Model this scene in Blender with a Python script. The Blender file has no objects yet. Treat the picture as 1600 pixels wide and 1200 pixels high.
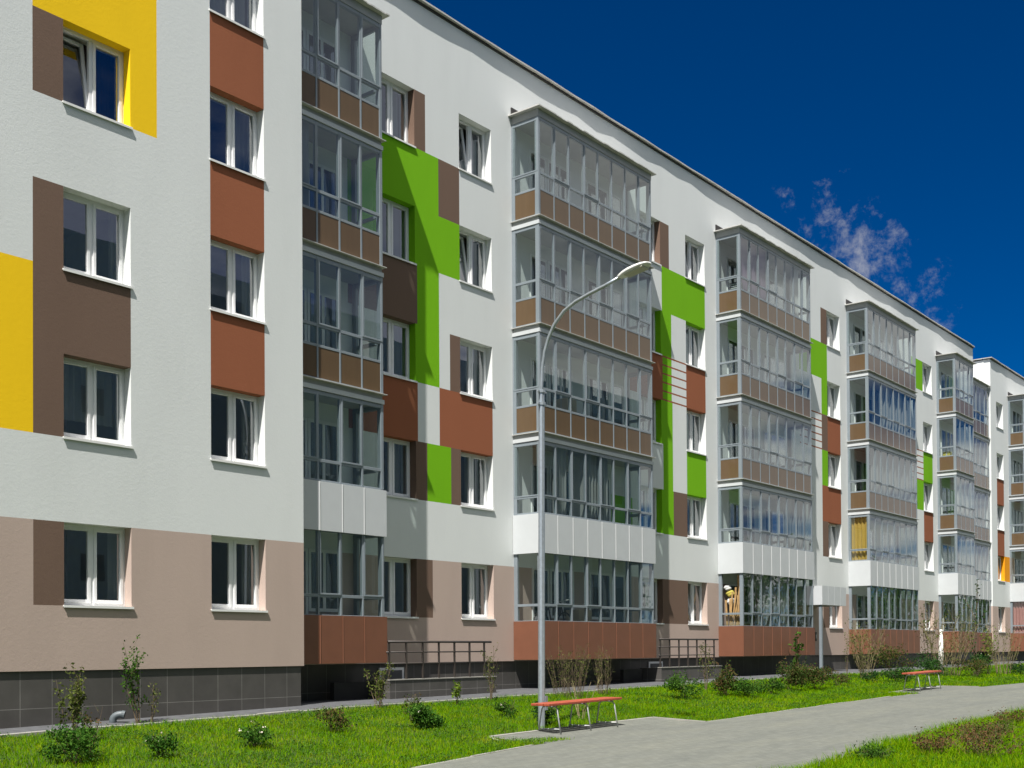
import bpy, math, random
import numpy as np
from mathutils import Vector, Matrix
random.seed(7); RNG = np.random.default_rng(11)
sc = bpy.context.scene
COL = sc.collection
R = math.radians

# ------------------------------------------------------------------ camera
cd = bpy.data.cameras.new('camera'); cam = bpy.data.objects.new('camera', cd); COL.objects.link(cam)
cd.sensor_width = 36.0; cd.lens = 1824.34/1600*36; cd.shift_y = (992.83-600)/1600
cd.clip_end = 5000
phi, th, ro = R(38.697), R(0.692), R(-0.374)
fw = Vector((math.cos(phi)*math.cos(th), math.sin(phi)*math.cos(th), math.sin(th)))
r0 = Vector((math.sin(phi), -math.cos(phi), 0)); u0 = r0.cross(fw)
rt = math.cos(ro)*r0 + math.sin(ro)*u0; up = -math.sin(ro)*r0 + math.cos(ro)*u0
cam.matrix_world = Matrix(((rt.x, up.x, -fw.x, 0), (rt.y, up.y, -fw.y, -19.047), (rt.z, up.z, -fw.z, 1.6), (0, 0, 0, 1)))
sc.camera = cam

# ------------------------------------------------------------------ materials
def nn(nt, t, **k):
    n = nt.nodes.new(t)
    for a, b in k.items(): setattr(n, a, b)
    return n
def base_mat(name):
    m = bpy.data.materials.new(name); m.use_nodes = True
    return m, m.node_tree, m.node_tree.nodes['Principled BSDF']
def pos(nt, scale=(1, 1, 1)):
    g = nn(nt, 'ShaderNodeNewGeometry'); mp = nn(nt, 'ShaderNodeMapping'); mp.inputs['Scale'].default_value = scale
    nt.links.new(g.outputs['Position'], mp.inputs['Vector']); return mp.outputs['Vector']
def noise(nt, vec, scale, detail=4, rough=.55):
    n = nn(nt, 'ShaderNodeTexNoise'); n.inputs['Scale'].default_value = scale; n.inputs['Detail'].default_value = detail
    n.inputs['Roughness'].default_value = rough; nt.links.new(vec, n.inputs['Vector']); return n.outputs['Fac']
def ramp(nt, fac, stops):
    c = nn(nt, 'ShaderNodeValToRGB'); el = c.color_ramp.elements
    el[0].position, el[0].color = stops[0][0], (*stops[0][1], 1); el[1].position, el[1].color = stops[-1][0], (*stops[-1][1], 1)
    for p, cc in stops[1:-1]:
        e = el.new(p); e.color = (*cc, 1)
    nt.links.new(fac, c.inputs['Fac']); return c.outputs['Color']
def mul(c, f): return tuple(min(1, x*f) for x in c)
def bump(nt, p, h, strength, dist):
    b = nn(nt, 'ShaderNodeBump'); b.inputs['Strength'].default_value = strength; b.inputs['Distance'].default_value = dist
    nt.links.new(h, b.inputs['Height']); nt.links.new(b.outputs['Normal'], p.inputs['Normal'])

def stucco(name, c, var=.06):
    m, nt, p = base_mat(name)
    v = pos(nt)
    big = noise(nt, pos(nt, (.5, .5, .22)), 1.0, 5, .6)      # faint patchiness and drip streaks of the plaster
    streak = noise(nt, pos(nt, (1.2, 1.2, .3)), 1.0, 5, .6)
    mx = nn(nt, 'ShaderNodeMath', operation='ADD'); nt.links.new(big, mx.inputs[0]); nt.links.new(streak, mx.inputs[1])
    md = nn(nt, 'ShaderNodeMath', operation='MULTIPLY'); md.inputs[1].default_value = .5; nt.links.new(mx.outputs[0], md.inputs[0])
    col = ramp(nt, md.outputs[0], [(.3, mul(c, 1-var*1.3)), (.5, c), (.7, mul(c, 1+var*.6))])
    nt.links.new(col, p.inputs['Base Color']); p.inputs['Roughness'].default_value = .92
    p.inputs['Specular IOR Level'].default_value = .2
    f = noise(nt, v, 32, 6, .7); g = noise(nt, v, 13, 4, .6)
    ad = nn(nt, 'ShaderNodeMath', operation='MULTIPLY_ADD'); ad.inputs[1].default_value = .9
    nt.links.new(g, ad.inputs[0]); nt.links.new(f, ad.inputs[2])
    bump(nt, p, ad.outputs[0], .22, .009)
    return m
def plain(name, c, rough=.5, metal=0, var=.05, scale=3, bmp=0):
    m, nt, p = base_mat(name)
    col = ramp(nt, noise(nt, pos(nt), scale, 5), [(.3, mul(c, 1-var)), (.7, mul(c, 1+var))])
    nt.links.new(col, p.inputs['Base Color']); p.inputs['Roughness'].default_value = rough; p.inputs['Metallic'].default_value = metal
    if bmp: bump(nt, p, noise(nt, pos(nt), scale*8, 4), bmp, .01)
    return m

M = {}
M['white'] = stucco('white plaster', (.70, .722, .71), .045)
M['pink'] = stucco('beige plaster', (.48, .375, .322))
M['yellow'] = stucco('yellow plaster', (.94, .60, .010), .05)
M['taupe'] = stucco('taupe plaster', (.165, .108, .080))
M['rust'] = stucco('rust plaster', (.30, .105, .052))
M['green'] = stucco('green plaster', (.175, .450, .006), .05)
M['orange'] = stucco('orange plaster', (.85, .33, .01))
M['pvc'] = plain('white plastic frame', (.80, .80, .80), .35, var=.02)
M['sill'] = plain('white metal sill', (.78, .78, .76), .4, var=.04)
M['alu'] = plain('grey aluminium frame', (.205, .238, .262), .38, var=.05)
M['fascia'] = plain('shade-grey fascia sheet', (.33, .335, .325), .5, var=.06)  # grey lowered for the shade under the roof overhang
M['flash'] = plain('flashing metal', (.50, .49, .46), .45, var=.15)
M['dark'] = plain('dark membrane and shade', (.035, .033, .032), .8, var=.2)
M['clad'] = plain('white cladding panel', (.52, .54, .55), .5, var=.025)
M['joint'] = plain('white joint strip', (.66, .67, .67), .4, var=.02)
M['rustpanel'] = plain('rust cladding panel', (.180, .071, .039), .5, var=.06)
M['rustjoint'] = plain('rust joint strip', (.235, .10, .06), .45, var=.05)
def infill():
    m, nt, p = base_mat('bronze infill panel')
    st = noise(nt, pos(nt, (6, 6, .5)), 1.2, 5, .6)
    col = ramp(nt, st, [(.25, (.112, .073, .041)), (.6, (.122, .080, .044)), (.85, (.134, .088, .050))])
    nt.links.new(col, p.inputs['Base Color']); p.inputs['Roughness'].default_value = .14; p.inputs['Specular IOR Level'].default_value = .3
    return m
M['infill'] = infill()
M['soffit'] = plain('balcony concrete', (.45, .45, .43), .85, var=.08)
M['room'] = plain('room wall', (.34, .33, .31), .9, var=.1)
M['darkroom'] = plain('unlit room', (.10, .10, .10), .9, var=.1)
M['galv'] = plain('galvanised steel', (.40, .44, .47), .38, .55, var=.12, scale=14)
M['lampwhite'] = plain('lamp housing', (.72, .72, .68), .4, var=.03)
M['lens'] = plain('lamp lens', (.42, .41, .33), .3, var=.08)
M['rail'] = plain('brown painted rail', (.042, .034, .030), .45, var=.15)
M['tubewhite'] = plain('white painted tube', (.42, .43, .42), .4, var=.15, scale=20)
M['plank'] = plain('red stained plank', (.33, .068, .032), .55, var=.16, scale=9)
M['grayplast'] = plain('grey plastic pipe', (.11, .13, .14), .5, var=.08)
M['black'] = plain('black rubber', (.015, .015, .015), .6)
M['wood'] = plain('pine plank', (.38, .235, .095), .75, var=.25, scale=6)
M['bagwhite'] = plain('white sack', (.58, .58, .56), .75, var=.06)
M['bagyellow'] = plain('yellow sack', (.42, .36, .06), .7, var=.1)
M['kerb'] = plain('kerb concrete', (.27, .26, .235), .9, var=.12, scale=5, bmp=.3)
M['soil'] = plain('soil', (.035, .055, .008), 1, var=.3, scale=4, bmp=.4)
M['slate'] = plain('slate grey render', (.70, .74, .73), .9, var=.06)
M['door'] = plain('dark steel door', (.03, .032, .036), .45)

def plinth():
    m, nt, p = base_mat('dark plinth tile')
    g = nn(nt, 'ShaderNodeNewGeometry'); sx = nn(nt, 'ShaderNodeSeparateXYZ'); nt.links.new(g.outputs['Position'], sx.inputs[0])
    a = nn(nt, 'ShaderNodeMath', operation='ADD'); nt.links.new(sx.outputs[0], a.inputs[0]); nt.links.new(sx.outputs[1], a.inputs[1])
    cb = nn(nt, 'ShaderNodeCombineXYZ')
    for src, dst, off in ((a.outputs[0], 0, .27), (sx.outputs[2], 1, -.69)):
        o = nn(nt, 'ShaderNodeMath', operation='ADD'); o.inputs[1].default_value = off; nt.links.new(src, o.inputs[0]); nt.links.new(o.outputs[0], cb.inputs[dst])
    b = nn(nt, 'ShaderNodeTexBrick'); b.offset = 0; b.squash = 1
    for k, v in (('Scale', 1), ('Mortar Size', .005), ('Brick Width', .553), ('Row Height', .62), ('Mortar Smooth', .3), ('Bias', 0)): b.inputs[k].default_value = v
    b.inputs['Color1'].default_value = (.072, .067, .062, 1); b.inputs['Color2'].default_value = (.082, .076, .070, 1); b.inputs['Mortar'].default_value = (.24, .23, .215, 1)
    nt.links.new(cb.outputs[0], b.inputs['Vector'])
    n = ramp(nt, noise(nt, pos(nt), 2.5, 6), [(.3, (.82, .82, .82)), (.7, (1.1, 1.1, 1.1))])
    mx = nn(nt, 'ShaderNodeMixRGB', blend_type='MULTIPLY'); mx.inputs[0].default_value = 1
    nt.links.new(b.outputs['Color'], mx.inputs[1]); nt.links.new(n, mx.inputs[2]); nt.links.new(mx.outputs[0], p.inputs['Base Color'])
    p.inputs['Roughness'].default_value = .62
    return m
M['plinth'] = plinth()

def glass(name, tint, f0, gain=1.0):
    m = bpy.data.materials.new(name); m.use_nodes = True; nt = m.node_tree; nt.nodes.clear()
    out = nn(nt, 'ShaderNodeOutputMaterial'); mix = nn(nt, 'ShaderNodeMixShader'); tr = nn(nt, 'ShaderNodeBsdfTransparent'); gl = nn(nt, 'ShaderNodeBsdfGlossy')
    tr.inputs[0].default_value = (*tint, 1); gl.inputs['Color'].default_value = (.95, .97, 1, 1); gl.inputs['Roughness'].default_value = .0
    lw = nn(nt, 'ShaderNodeLayerWeight'); lw.inputs[0].default_value = .5
    pw = nn(nt, 'ShaderNodeMath', operation='POWER'); pw.inputs[1].default_value = 5; nt.links.new(lw.outputs['Facing'], pw.inputs[0])
    ma = nn(nt, 'ShaderNodeMath', operation='MULTIPLY_ADD'); ma.inputs[1].default_value = (1-f0)*gain; ma.inputs[2].default_value = f0; ma.use_clamp = True
    nt.links.new(pw.outputs[0], ma.inputs[0]); nt.links.new(ma.outputs[0], mix.inputs[0])
    bp = nn(nt, 'ShaderNodeBump'); bp.inputs['Strength'].default_value = .045; bp.inputs['Distance'].default_value = .02
    nt.links.new(noise(nt, pos(nt), .9, 1), bp.inputs['Height']); nt.links.new(bp.outputs[0], gl.inputs['Normal'])
    nt.links.new(tr.outputs[0], mix.inputs[1]); nt.links.new(gl.outputs[0], mix.inputs[2]); nt.links.new(mix.outputs[0], out.inputs[0])
    return m
M['glass'] = glass('double glazing', (.70, .76, .74), .21)
M['glass1'] = glass('balcony glazing', (.82, .88, .86), .11)

def cloth(name, c, transl=.35):
    m, nt, p = base_mat(name)
    p.inputs['Base Color'].default_value = (*c, 1); p.inputs['Roughness'].default_value = .9
    out = nt.nodes['Material Output']; t = nn(nt, 'ShaderNodeBsdfTranslucent'); t.inputs[0].default_value = (*c, 1)
    mx = nn(nt, 'ShaderNodeMixShader'); mx.inputs[0].default_value = transl
    nt.links.new(p.outputs[0], mx.inputs[1]); nt.links.new(t.outputs[0], mx.inputs[2]); nt.links.new(mx.outputs[0], out.inputs[0])
    return m
M['c_white'] = cloth('white curtain and lit reveal', (.62, .63, .61)); M['c_grey'] = cloth('grey curtain', (.36, .38, .38)); M['c_purple'] = cloth('plum curtain', (.10, .07, .09))
M['c_yellow'] = cloth('yellow curtain', (.72, .46, .10)); M['c_pink'] = cloth('pink curtain', (.72, .36, .34)); M['c_beige'] = cloth('beige curtain', (.55, .47, .34))
M['c_violet'] = cloth('violet curtain', (.22, .15, .24))

def leafmat(name, stops, transl=.35, scale=7.0):
    m, nt, p = base_mat(name)
    g = nn(nt, 'ShaderNodeNewGeometry')
    n = noise(nt, pos(nt), scale*.25, 3)
    ad = nn(nt, 'ShaderNodeMath', operation='MULTIPLY_ADD'); ad.inputs[1].default_value = .55; nt.links.new(g.outputs['Random Per Island'], ad.inputs[0])
    ml = nn(nt, 'ShaderNodeMath', operation='MULTIPLY'); ml.inputs[1].default_value = .6; nt.links.new(n, ml.inputs[0]); nt.links.new(ml.outputs[0], ad.inputs[2])
    col = ramp(nt, ad.outputs[0], stops)
    nt.links.new(col, p.inputs['Base Color']); p.inputs['Roughness'].default_value = .7; p.inputs['Specular IOR Level'].default_value = .04
    out = nt.nodes['Material Output']; t = nn(nt, 'ShaderNodeBsdfTranslucent'); nt.links.new(col, t.inputs[0])
    mx = nn(nt, 'ShaderNodeMixShader'); mx.inputs[0].default_value = transl
    nt.links.new(p.outputs[0], mx.inputs[1]); nt.links.new(t.outputs[0], mx.inputs[2]); nt.links.new(mx.outputs[0], out.inputs[0])
    return m
M['grass'] = leafmat('grass blades', [(.15, (.036, .135, .001)), (.42, (.100, .262, .001)), (.66, (.180, .335, .001)), (.92, (.31, .35, .010))], .4, 5.0)
M['leaf'] = leafmat('green leaves', [(.15, (.018, .058, .008)), (.55, (.045, .115, .014)), (.9, (.10, .19, .03))])
M['leafdark'] = leafmat('dark green leaves', [(.15, (.010, .040, .010)), (.55, (.025, .075, .016)), (.9, (.06, .13, .03))])
M['leafmid'] = leafmat('mid green leaves', [(.15, (.016, .058, .008)), (.55, (.045, .125, .015)), (.9, (.105, .21, .03))])
M['leafolive'] = leafmat('olive leaves', [(.15, (.04, .055, .012)), (.55, (.09, .12, .025)), (.9, (.17, .19, .05))])
M['leafred'] = leafmat('reddish leaves', [(.15, (.022, .055, .010)), (.50, (.055, .095, .018)), (.75, (.11, .075, .03)), (.95, (.17, .09, .045))])
M['weedred'] = leafmat('russet weed leaves', [(.15, (.035, .060, .012)), (.40, (.085, .085, .022)), (.65, (.15, .075, .035)), (.95, (.21, .11, .055))])
M['leaflime'] = leafmat('lime leaves', [(.15, (.06, .12, .01)), (.55, (.13, .20, .02)), (.9, (.24, .29, .05))])
M['twig'] = plain('brown twig', (.12, .085, .05), .8, var=.3, scale=12)
M['drytwig'] = plain('dry straw twig', (.22, .18, .09), .8, var=.3, scale=12)
M['barkwhite'] = plain('whitewashed bark', (.75, .74, .70), .8, var=.1)
M['petal'] = plain('white petals', (.75, .66, .55), .7, var=.2)

def pathmat():
    m, nt, p = base_mat('paving blocks')
    v = pos(nt)
    b = nn(nt, 'ShaderNodeTexBrick'); b.offset = .5
    for k, vv in (('Scale', 1), ('Mortar Size', .006), ('Brick Width', .2), ('Row Height', .1), ('Mortar Smooth', .6), ('Bias', 0)): b.inputs[k].default_value = vv
    b.inputs['Color1'].default_value = (.128, .134, .114, 1); b.inputs['Color2'].default_value = (.150, .156, .134, 1); b.inputs['Mortar'].default_value = (.095, .098, .084, 1)
    nt.links.new(v, b.inputs['Vector'])
    n1 = ramp(nt, noise(nt, pos(nt, (.35, 1.3, 1)), 1.1, 6, .65), [(.25, (.80, .81, .83)), (.5, (1, 1, 1)), (.75, (1.12, 1.10, 1.04))])
    n2 = ramp(nt, noise(nt, pos(nt, (1.0, 1.0, 1)), 5.0, 6, .7), [(.3, (.90, .90, .90)), (.7, (1.08, 1.08, 1.08))])
    mx = nn(nt, 'ShaderNodeMixRGB', blend_type='MULTIPLY'); mx.inputs[0].default_value = 1; nt.links.new(b.outputs['Color'], mx.inputs[1]); nt.links.new(n1, mx.inputs[2])
    m2 = nn(nt, 'ShaderNodeMixRGB', blend_type='MULTIPLY'); m2.inputs[0].default_value = 1; nt.links.new(mx.outputs[0], m2.inputs[1]); nt.links.new(n2, m2.inputs[2])
    nt.links.new(m2.outputs[0], p.inputs['Base Color']); p.inputs['Roughness'].default_value = .9
    bump(nt, p, noise(nt, pos(nt, (.8, 2.2, 1)), 1.6, 5, .6), .5, .06)
    return m
M['path'] = pathmat()
M['asphalt'] = plain('asphalt', (.078, .080, .085), .95, var=.2, scale=6, bmp=.4)

# ------------------------------------------------------------------ mesh helpers
class MB:
    def __init__(s): s.v = []; s.f = []; s.m = []; s.mats = []
    def mi(s, mat):
        if mat not in s.mats: s.mats.append(mat)
        return s.mats.index(mat)
    def quad(s, pts, mat):
        i = len(s.v); s.v += [tuple(p) for p in pts]; s.f.append(tuple(range(i, i+len(pts)))); s.m.append(s.mi(mat))
    def hexa(s, c, mat):       # 8 corners: bottom 4 ccw, top 4
        i = len(s.v); s.v += [tuple(p) for p in c]; k = s.mi(mat)
        for f in ((3, 2, 1, 0), (4, 5, 6, 7), (0, 1, 5, 4), (1, 2, 6, 5), (2, 3, 7, 6), (3, 0, 4, 7)):
            s.f.append(tuple(i+j for j in f)); s.m.append(k)
    def box(s, x0, x1, y0, y1, z0, z1, mat):
        s.hexa([(x0, y0, z0), (x1, y0, z0), (x1, y1, z0), (x0, y1, z0), (x0, y0, z1), (x1, y0, z1), (x1, y1, z1), (x0, y1, z1)], mat)
    def fbox(s, fr, u0, u1, w0, w1, z0, z1, mat):   # fr = (origin, along, outward)
        o, d, n = fr
        P = lambda u, w, z: (o[0]+d[0]*u+n[0]*w, o[1]+d[1]*u+n[1]*w, z)
        s.hexa([P(u0, w1, z0), P(u1, w1, z0), P(u1, w0, z0), P(u0, w0, z0), P(u0, w1, z1), P(u1, w1, z1), P(u1, w0, z1), P(u0, w0, z1)], mat)
    def fquad(s, fr, u0, u1, w, z0, z1, mat):
        o, d, n = fr
        P = lambda u, z: (o[0]+d[0]*u+n[0]*w, o[1]+d[1]*u+n[1]*w, z)
        s.quad([P(u0, z0), P(u1, z0), P(u1, z1), P(u0, z1)], mat)
    def tube(s, pts, rad, mat, n=8, cap=True):
        pts = [Vector(p) for p in pts]; rs = rad if isinstance(rad, (list, tuple)) else [rad]*len(pts); k = s.mi(mat); rings = []
        ref = None
        for i, p in enumerate(pts):
            t = (pts[min(i+1, len(pts)-1)]-pts[max(i-1, 0)]).normalized()
            if ref is None or abs(t.dot(ref)) > .95: ref = Vector((0, 0, 1)) if abs(t.z) < .9 else Vector((1, 0, 0))
            a = t.cross(ref).normalized(); b = t.cross(a); base = len(s.v)
            for j in range(n):
                an = 2*math.pi*j/n; q = p+(a*math.cos(an)+b*math.sin(an))*rs[i]; s.v.append(tuple(q))
            rings.append(base)
        for i in range(len(rings)-1):
            for j in range(n):
                s.f.append((rings[i]+j, rings[i]+(j+1) % n, rings[i+1]+(j+1) % n, rings[i+1]+j)); s.m.append(k)
        if cap:
            s.f.append(tuple(rings[0]+j for j in range(n))[::-1]); s.m.append(k); s.f.append(tuple(rings[-1]+j for j in range(n))); s.m.append(k)
    def build(s, name, parent=None, smooth=False, bevel=0):
        me = bpy.data.meshes.new(name); me.from_pydata(s.v, [], s.f)
        for m in s.mats: me.materials.append(m)
        me.polygons.foreach_set('material_index', s.m)
        if smooth: me.polygons.foreach_set('use_smooth', [True]*len(s.f))
        me.update()
        o = bpy.data.objects.new(name, me); COL.objects.link(o)
        if parent is not None: o.parent = parent
        if bevel:
            b = o.modifiers.new('bevel', 'BEVEL'); b.width = bevel; b.segments = 2; b.limit_method = 'ANGLE'
        return o
def np_mesh(name, V, F, mats, mi=None, parent=None):   # V (n,3); F list of same-size arrays [(k,3) or (k,4)]
    me = bpy.data.meshes.new(name); nv = len(V)
    loops = np.concatenate([f.ravel() for f in F]); tot = np.concatenate([np.full(len(f), f.shape[1]) for f in F]); st = np.concatenate([[0], np.cumsum(tot)[:-1]])
    me.vertices.add(nv); me.vertices.foreach_set('co', V.astype(np.float32).ravel())
    me.loops.add(len(loops)); me.loops.foreach_set('vertex_index', loops.astype(np.int32))
    me.polygons.add(len(tot)); me.polygons.foreach_set('loop_start', st.astype(np.int32))
    for m in mats: me.materials.append(m)
    if mi is not None: me.polygons.foreach_set('material_index', mi.astype(np.int32))
    me.update(calc_edges=True)
    o = bpy.data.objects.new(name, me); COL.objects.link(o)
    if parent is not None: o.parent = parent
    return o
def tag(o, label=None, cat=None, group=None, kind=None):
    if label: o['label'] = label
    if cat: o['category'] = cat
    if group: o['group'] = group
    if kind: o['kind'] = kind
    return o
def empty(name, loc=(0, 0, 0)):
    o = bpy.data.objects.new(name, None); COL.objects.link(o); o.location = loc; o.empty_display_size = .3; return o

# ------------------------------------------------------------------ ground shape
def zp(x): return np.clip(.0147*(np.asarray(x, float)-18), -.12, .5)
def zb(x): return np.interp(x, [5, 9, 16, 22, 33, 60], [.24, .30, .42, .46, .55, .66])
def ground(x, y):
    y = np.asarray(y, float); t = np.clip((y+6.2)/4.4, 0, 1); return zp(x)+(zb(x)-zp(x))*t+.07*np.clip((y+1.8)/.8, 0, 1)
def gz(x, y): return float(ground(x, y))
Z1 = 2.376                      # window sill level of the lowest storey
FL = 2.8                        # storey height
S = lambda k: Z1+FL*k           # sill of storey k (0..4)
T = lambda k: Z1+FL*k+1.39      # window head
ZB, ZT = 1.30, 17.08            # plaster bottom, wall top
YP = -1.16                      # projecting bay plane

# ------------------------------------------------------------------ walls
def wall_sheet(mb, fr, ulo, uhi, zlo, zhi, rects, holes, depth):
    """painted plaster sheet with window openings and their reveals; rects painted in order, last wins"""
    us = {ulo, uhi}; zs = {zlo, zhi}
    for r in rects: us |= {r[0], r[1]}; zs |= {r[2], r[3]}
    for h in holes: us |= {h[0], h[1]}; zs |= {h[2], h[3]}
    us = sorted(u for u in us if ulo-1e-6 <= u <= uhi+1e-6); zs = sorted(z for z in zs if zlo-1e-6 <= z <= zhi+1e-6)
    def mat(u, z):
        for r in reversed(rects):
            if r[0] <= u <= r[1] and r[2] <= z <= r[3]: return M[r[4]]
        return M['white']
    o, d, n = fr
    for i in range(len(us)-1):
        for j in range(len(zs)-1):
            uc, zc = (us[i]+us[i+1])/2, (zs[j]+zs[j+1])/2
            if us[i+1]-us[i] < 1e-5 or zs[j+1]-zs[j] < 1e-5: continue
            if any(h[0] < uc < h[1] and h[2] < zc < h[3] for h in holes): continue
            mb.fquad(fr, us[i], us[i+1], 0, zs[j], zs[j+1], mat(uc, zc))
    P = lambda u, w, z: (o[0]+d[0]*u+n[0]*w, o[1]+d[1]*u+n[1]*w, z)
    for (a, b, c, e) in holes:
        um, zm = (a+b)/2, (c+e)/2; E = .004
        mb.quad([P(a, 0, e), P(b, 0, e), P(b, -depth, e), P(a, -depth, e)], mat(um, e+E))
        mb.quad([P(b, 0, c), P(b, -depth, c), P(b, -depth, e), P(b, 0, e)], mat(b+E, zm))
        mb.quad([P(a, -depth, c), P(a, 0, c), P(a, 0, e), P(a, -depth, e)], mat(a-E, zm))
        mb.quad([P(a, -depth, c), P(b, -depth, c), P(b, 0, c), P(a, 0, c)], M['sill'])

def wavy(mb, x0, x1, y, z0, z1, mat, amp=.03, waves=9, ny=1):
    n = max(8, int((x1-x0)*26)); ph = random.random()*6
    pts = [(x0+(x1-x0)*i/n, y+amp*math.sin(ph+i*(x1-x0)/n*waves*2*math.pi/max(.6, (x1-x0)))+.4*amp*math.sin(1.7*i+ph)) for i in range(n+1)]
    for i in range(n):
        (a, b), (c, e) = pts[i], pts[i+1]; mb.quad([(a, b, z0), (c, e, z0), (c, e, z1), (a, b, z1)], mat)

def window(bld, x0, w, k, y, tilt=False, curtain=None):
    """two-light plastic window set .2 m into the wall plane y"""
    x1 = x0+w; z0, z1 = S(k), T(k); yf = y+.20
    f = MB(); B = .055
    f.box(x0, x0+B, yf, yf+.07, z0+.02, z1, M['pvc']); f.box(x1-B, x1, yf, yf+.07, z0+.02, z1, M['pvc'])
    f.box(x0+B, x1-B, yf+.001, yf+.069, z1-B, z1, M['pvc']); f.box(x0+B, x1-B, yf+.001, yf+.069, z0+.02, z0+.02+B, M['pvc'])
    xm = (x0+x1)/2; f.box(xm-.04, xm+.04, yf+.002, yf+.068, z0+.02+B, z1-B, M['pvc'])
    win = f.build('window', bld, bevel=.006)
    ys = yf-.012
    for side, (a, b) in enumerate(((x0+B-.012, xm-.028), (xm+.028, x1-B+.012))):
        s = MB(); q = .058; za, zb_ = z0+.02+B-.012, z1-B+.012
        s.box(a, a+q, ys, ys+.06, za, zb_, M['pvc']); s.box(b-q, b, ys, ys+.06, za, zb_, M['pvc'])
        s.box(a+q, b-q, ys+.001, ys+.059, za, za+q, M['pvc']); s.box(a+q, b-q, ys+.001, ys+.059, zb_-q, zb_, M['pvc'])
        so = s.build('sash', win, bevel=.005)
        g = MB(); g.quad([(a+q, ys+.03, za+q), (b-q, ys+.03, za+q), (b-q, ys+.03, zb_-q), (a+q, ys+.03, zb_-q)], M['glass'])
        go = g.build('pane', win)
        if tilt and side == 0:
            for ob in (so, go):
                for v in ob.data.vertices:
                    dz = v.co.z-za; v.co.y += dz*math.tan(R(9)); v.co.z -= dz*.012
    s = MB(); s.box(x0-.02, x1+.03, y-.034, yf-.02, z0-.012, z0+.010, M['sill']); s.box(x0-.02, x1+.03, y-.034, y-.026, z0-.03, z0-.012, M['sill'])
    s.build('sill', win)
    # plastered inner reveal and the room behind
    r = MB(); yi = yf+.07; yr = yi+.22
    for pts in ([(x0, yi, z0), (x0, yr, z0), (x0, yr, z1), (x0, yi, z1)], [(x1, yi, z0), (x1, yr, z0), (x1, yr, z1), (x1, yi, z1)],
                [(x0, yi, z1), (x1, yi, z1), (x1, yr, z1), (x0, yr, z1)], [(x0, yi, z0), (x1, yi, z0), (x1, yr, z0), (x0, yr, z0)]): r.quad(pts, M['clad'])
    X0, X1, Y0, Y1, A, C = x0-.6, x1+.6, yr, yr+2.6, z0-.8, z1+.35
    room = M['room']
    r.quad([(X0, Y1, A), (X1, Y1, A), (X1, Y1, C), (X0, Y1, C)], room); r.quad([(X0, Y0, A), (X0, Y1, A), (X0, Y1, C), (X0, Y0, C)], room)
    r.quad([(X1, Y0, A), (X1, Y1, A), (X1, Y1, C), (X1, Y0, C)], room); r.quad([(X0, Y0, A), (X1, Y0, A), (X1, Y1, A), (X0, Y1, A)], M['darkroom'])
    r.quad([(X0, Y0, C), (X1, Y0, C), (X1, Y1, C), (X0, Y1, C)], room)
    for (a, b, c, e) in ((X0, x0, A, C), (x1, X1, A, C), (x0, x1, A, z0), (x0, x1, z1, C)):
        r.quad([(a, Y0, c), (b, Y0, c), (b, Y0, e), (a, Y0, e)], room)
    r.build('room', win)
    if curtain:
        for (a, b, lo, m) in curtain:
            c = MB(); wavy(c, x0+a*w, x0+b*w, yr+.07, z0+lo*1.39, z1+.05, M[m]); c.build('curtain', win)  # also builds the white edge strips that stand for lit reveals
    return win

def door_unit(par, x0, w, zf, y=0.0, win=False):
    """dark balcony door or window seen behind the glazing"""
    f = MB(); z0 = zf+(.85 if win else .06); z1 = zf+2.2; q = .07
    f.box(x0, x0+q, y-.03, y+.0, z0, z1, M['pvc']); f.box(x0+w-q, x0+w, y-.03, y+.0, z0, z1, M['pvc']); f.box(x0+q, x0+w-q, y-.029, y, z1-q, z1, M['pvc']); f.box(x0+q, x0+w-q, y-.029, y, z0, z0+q, M['pvc'])
    if win: f.box(x0+w/2-.04, x0+w/2+.04, y-.028, y, z0+q, z1-q, M['pvc'])
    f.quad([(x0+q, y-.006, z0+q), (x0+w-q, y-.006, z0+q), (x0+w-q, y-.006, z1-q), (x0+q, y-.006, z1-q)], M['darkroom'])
    f.quad([(x0+q, y-.016, z0+q), (x0+w-q, y-.016, z0+q), (x0+w-q, y-.016, z1-q), (x0+q, y-.016, z1-q)], M['glass'])
    f.build('balcony_window' if win else 'balcony_door', par)

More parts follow.
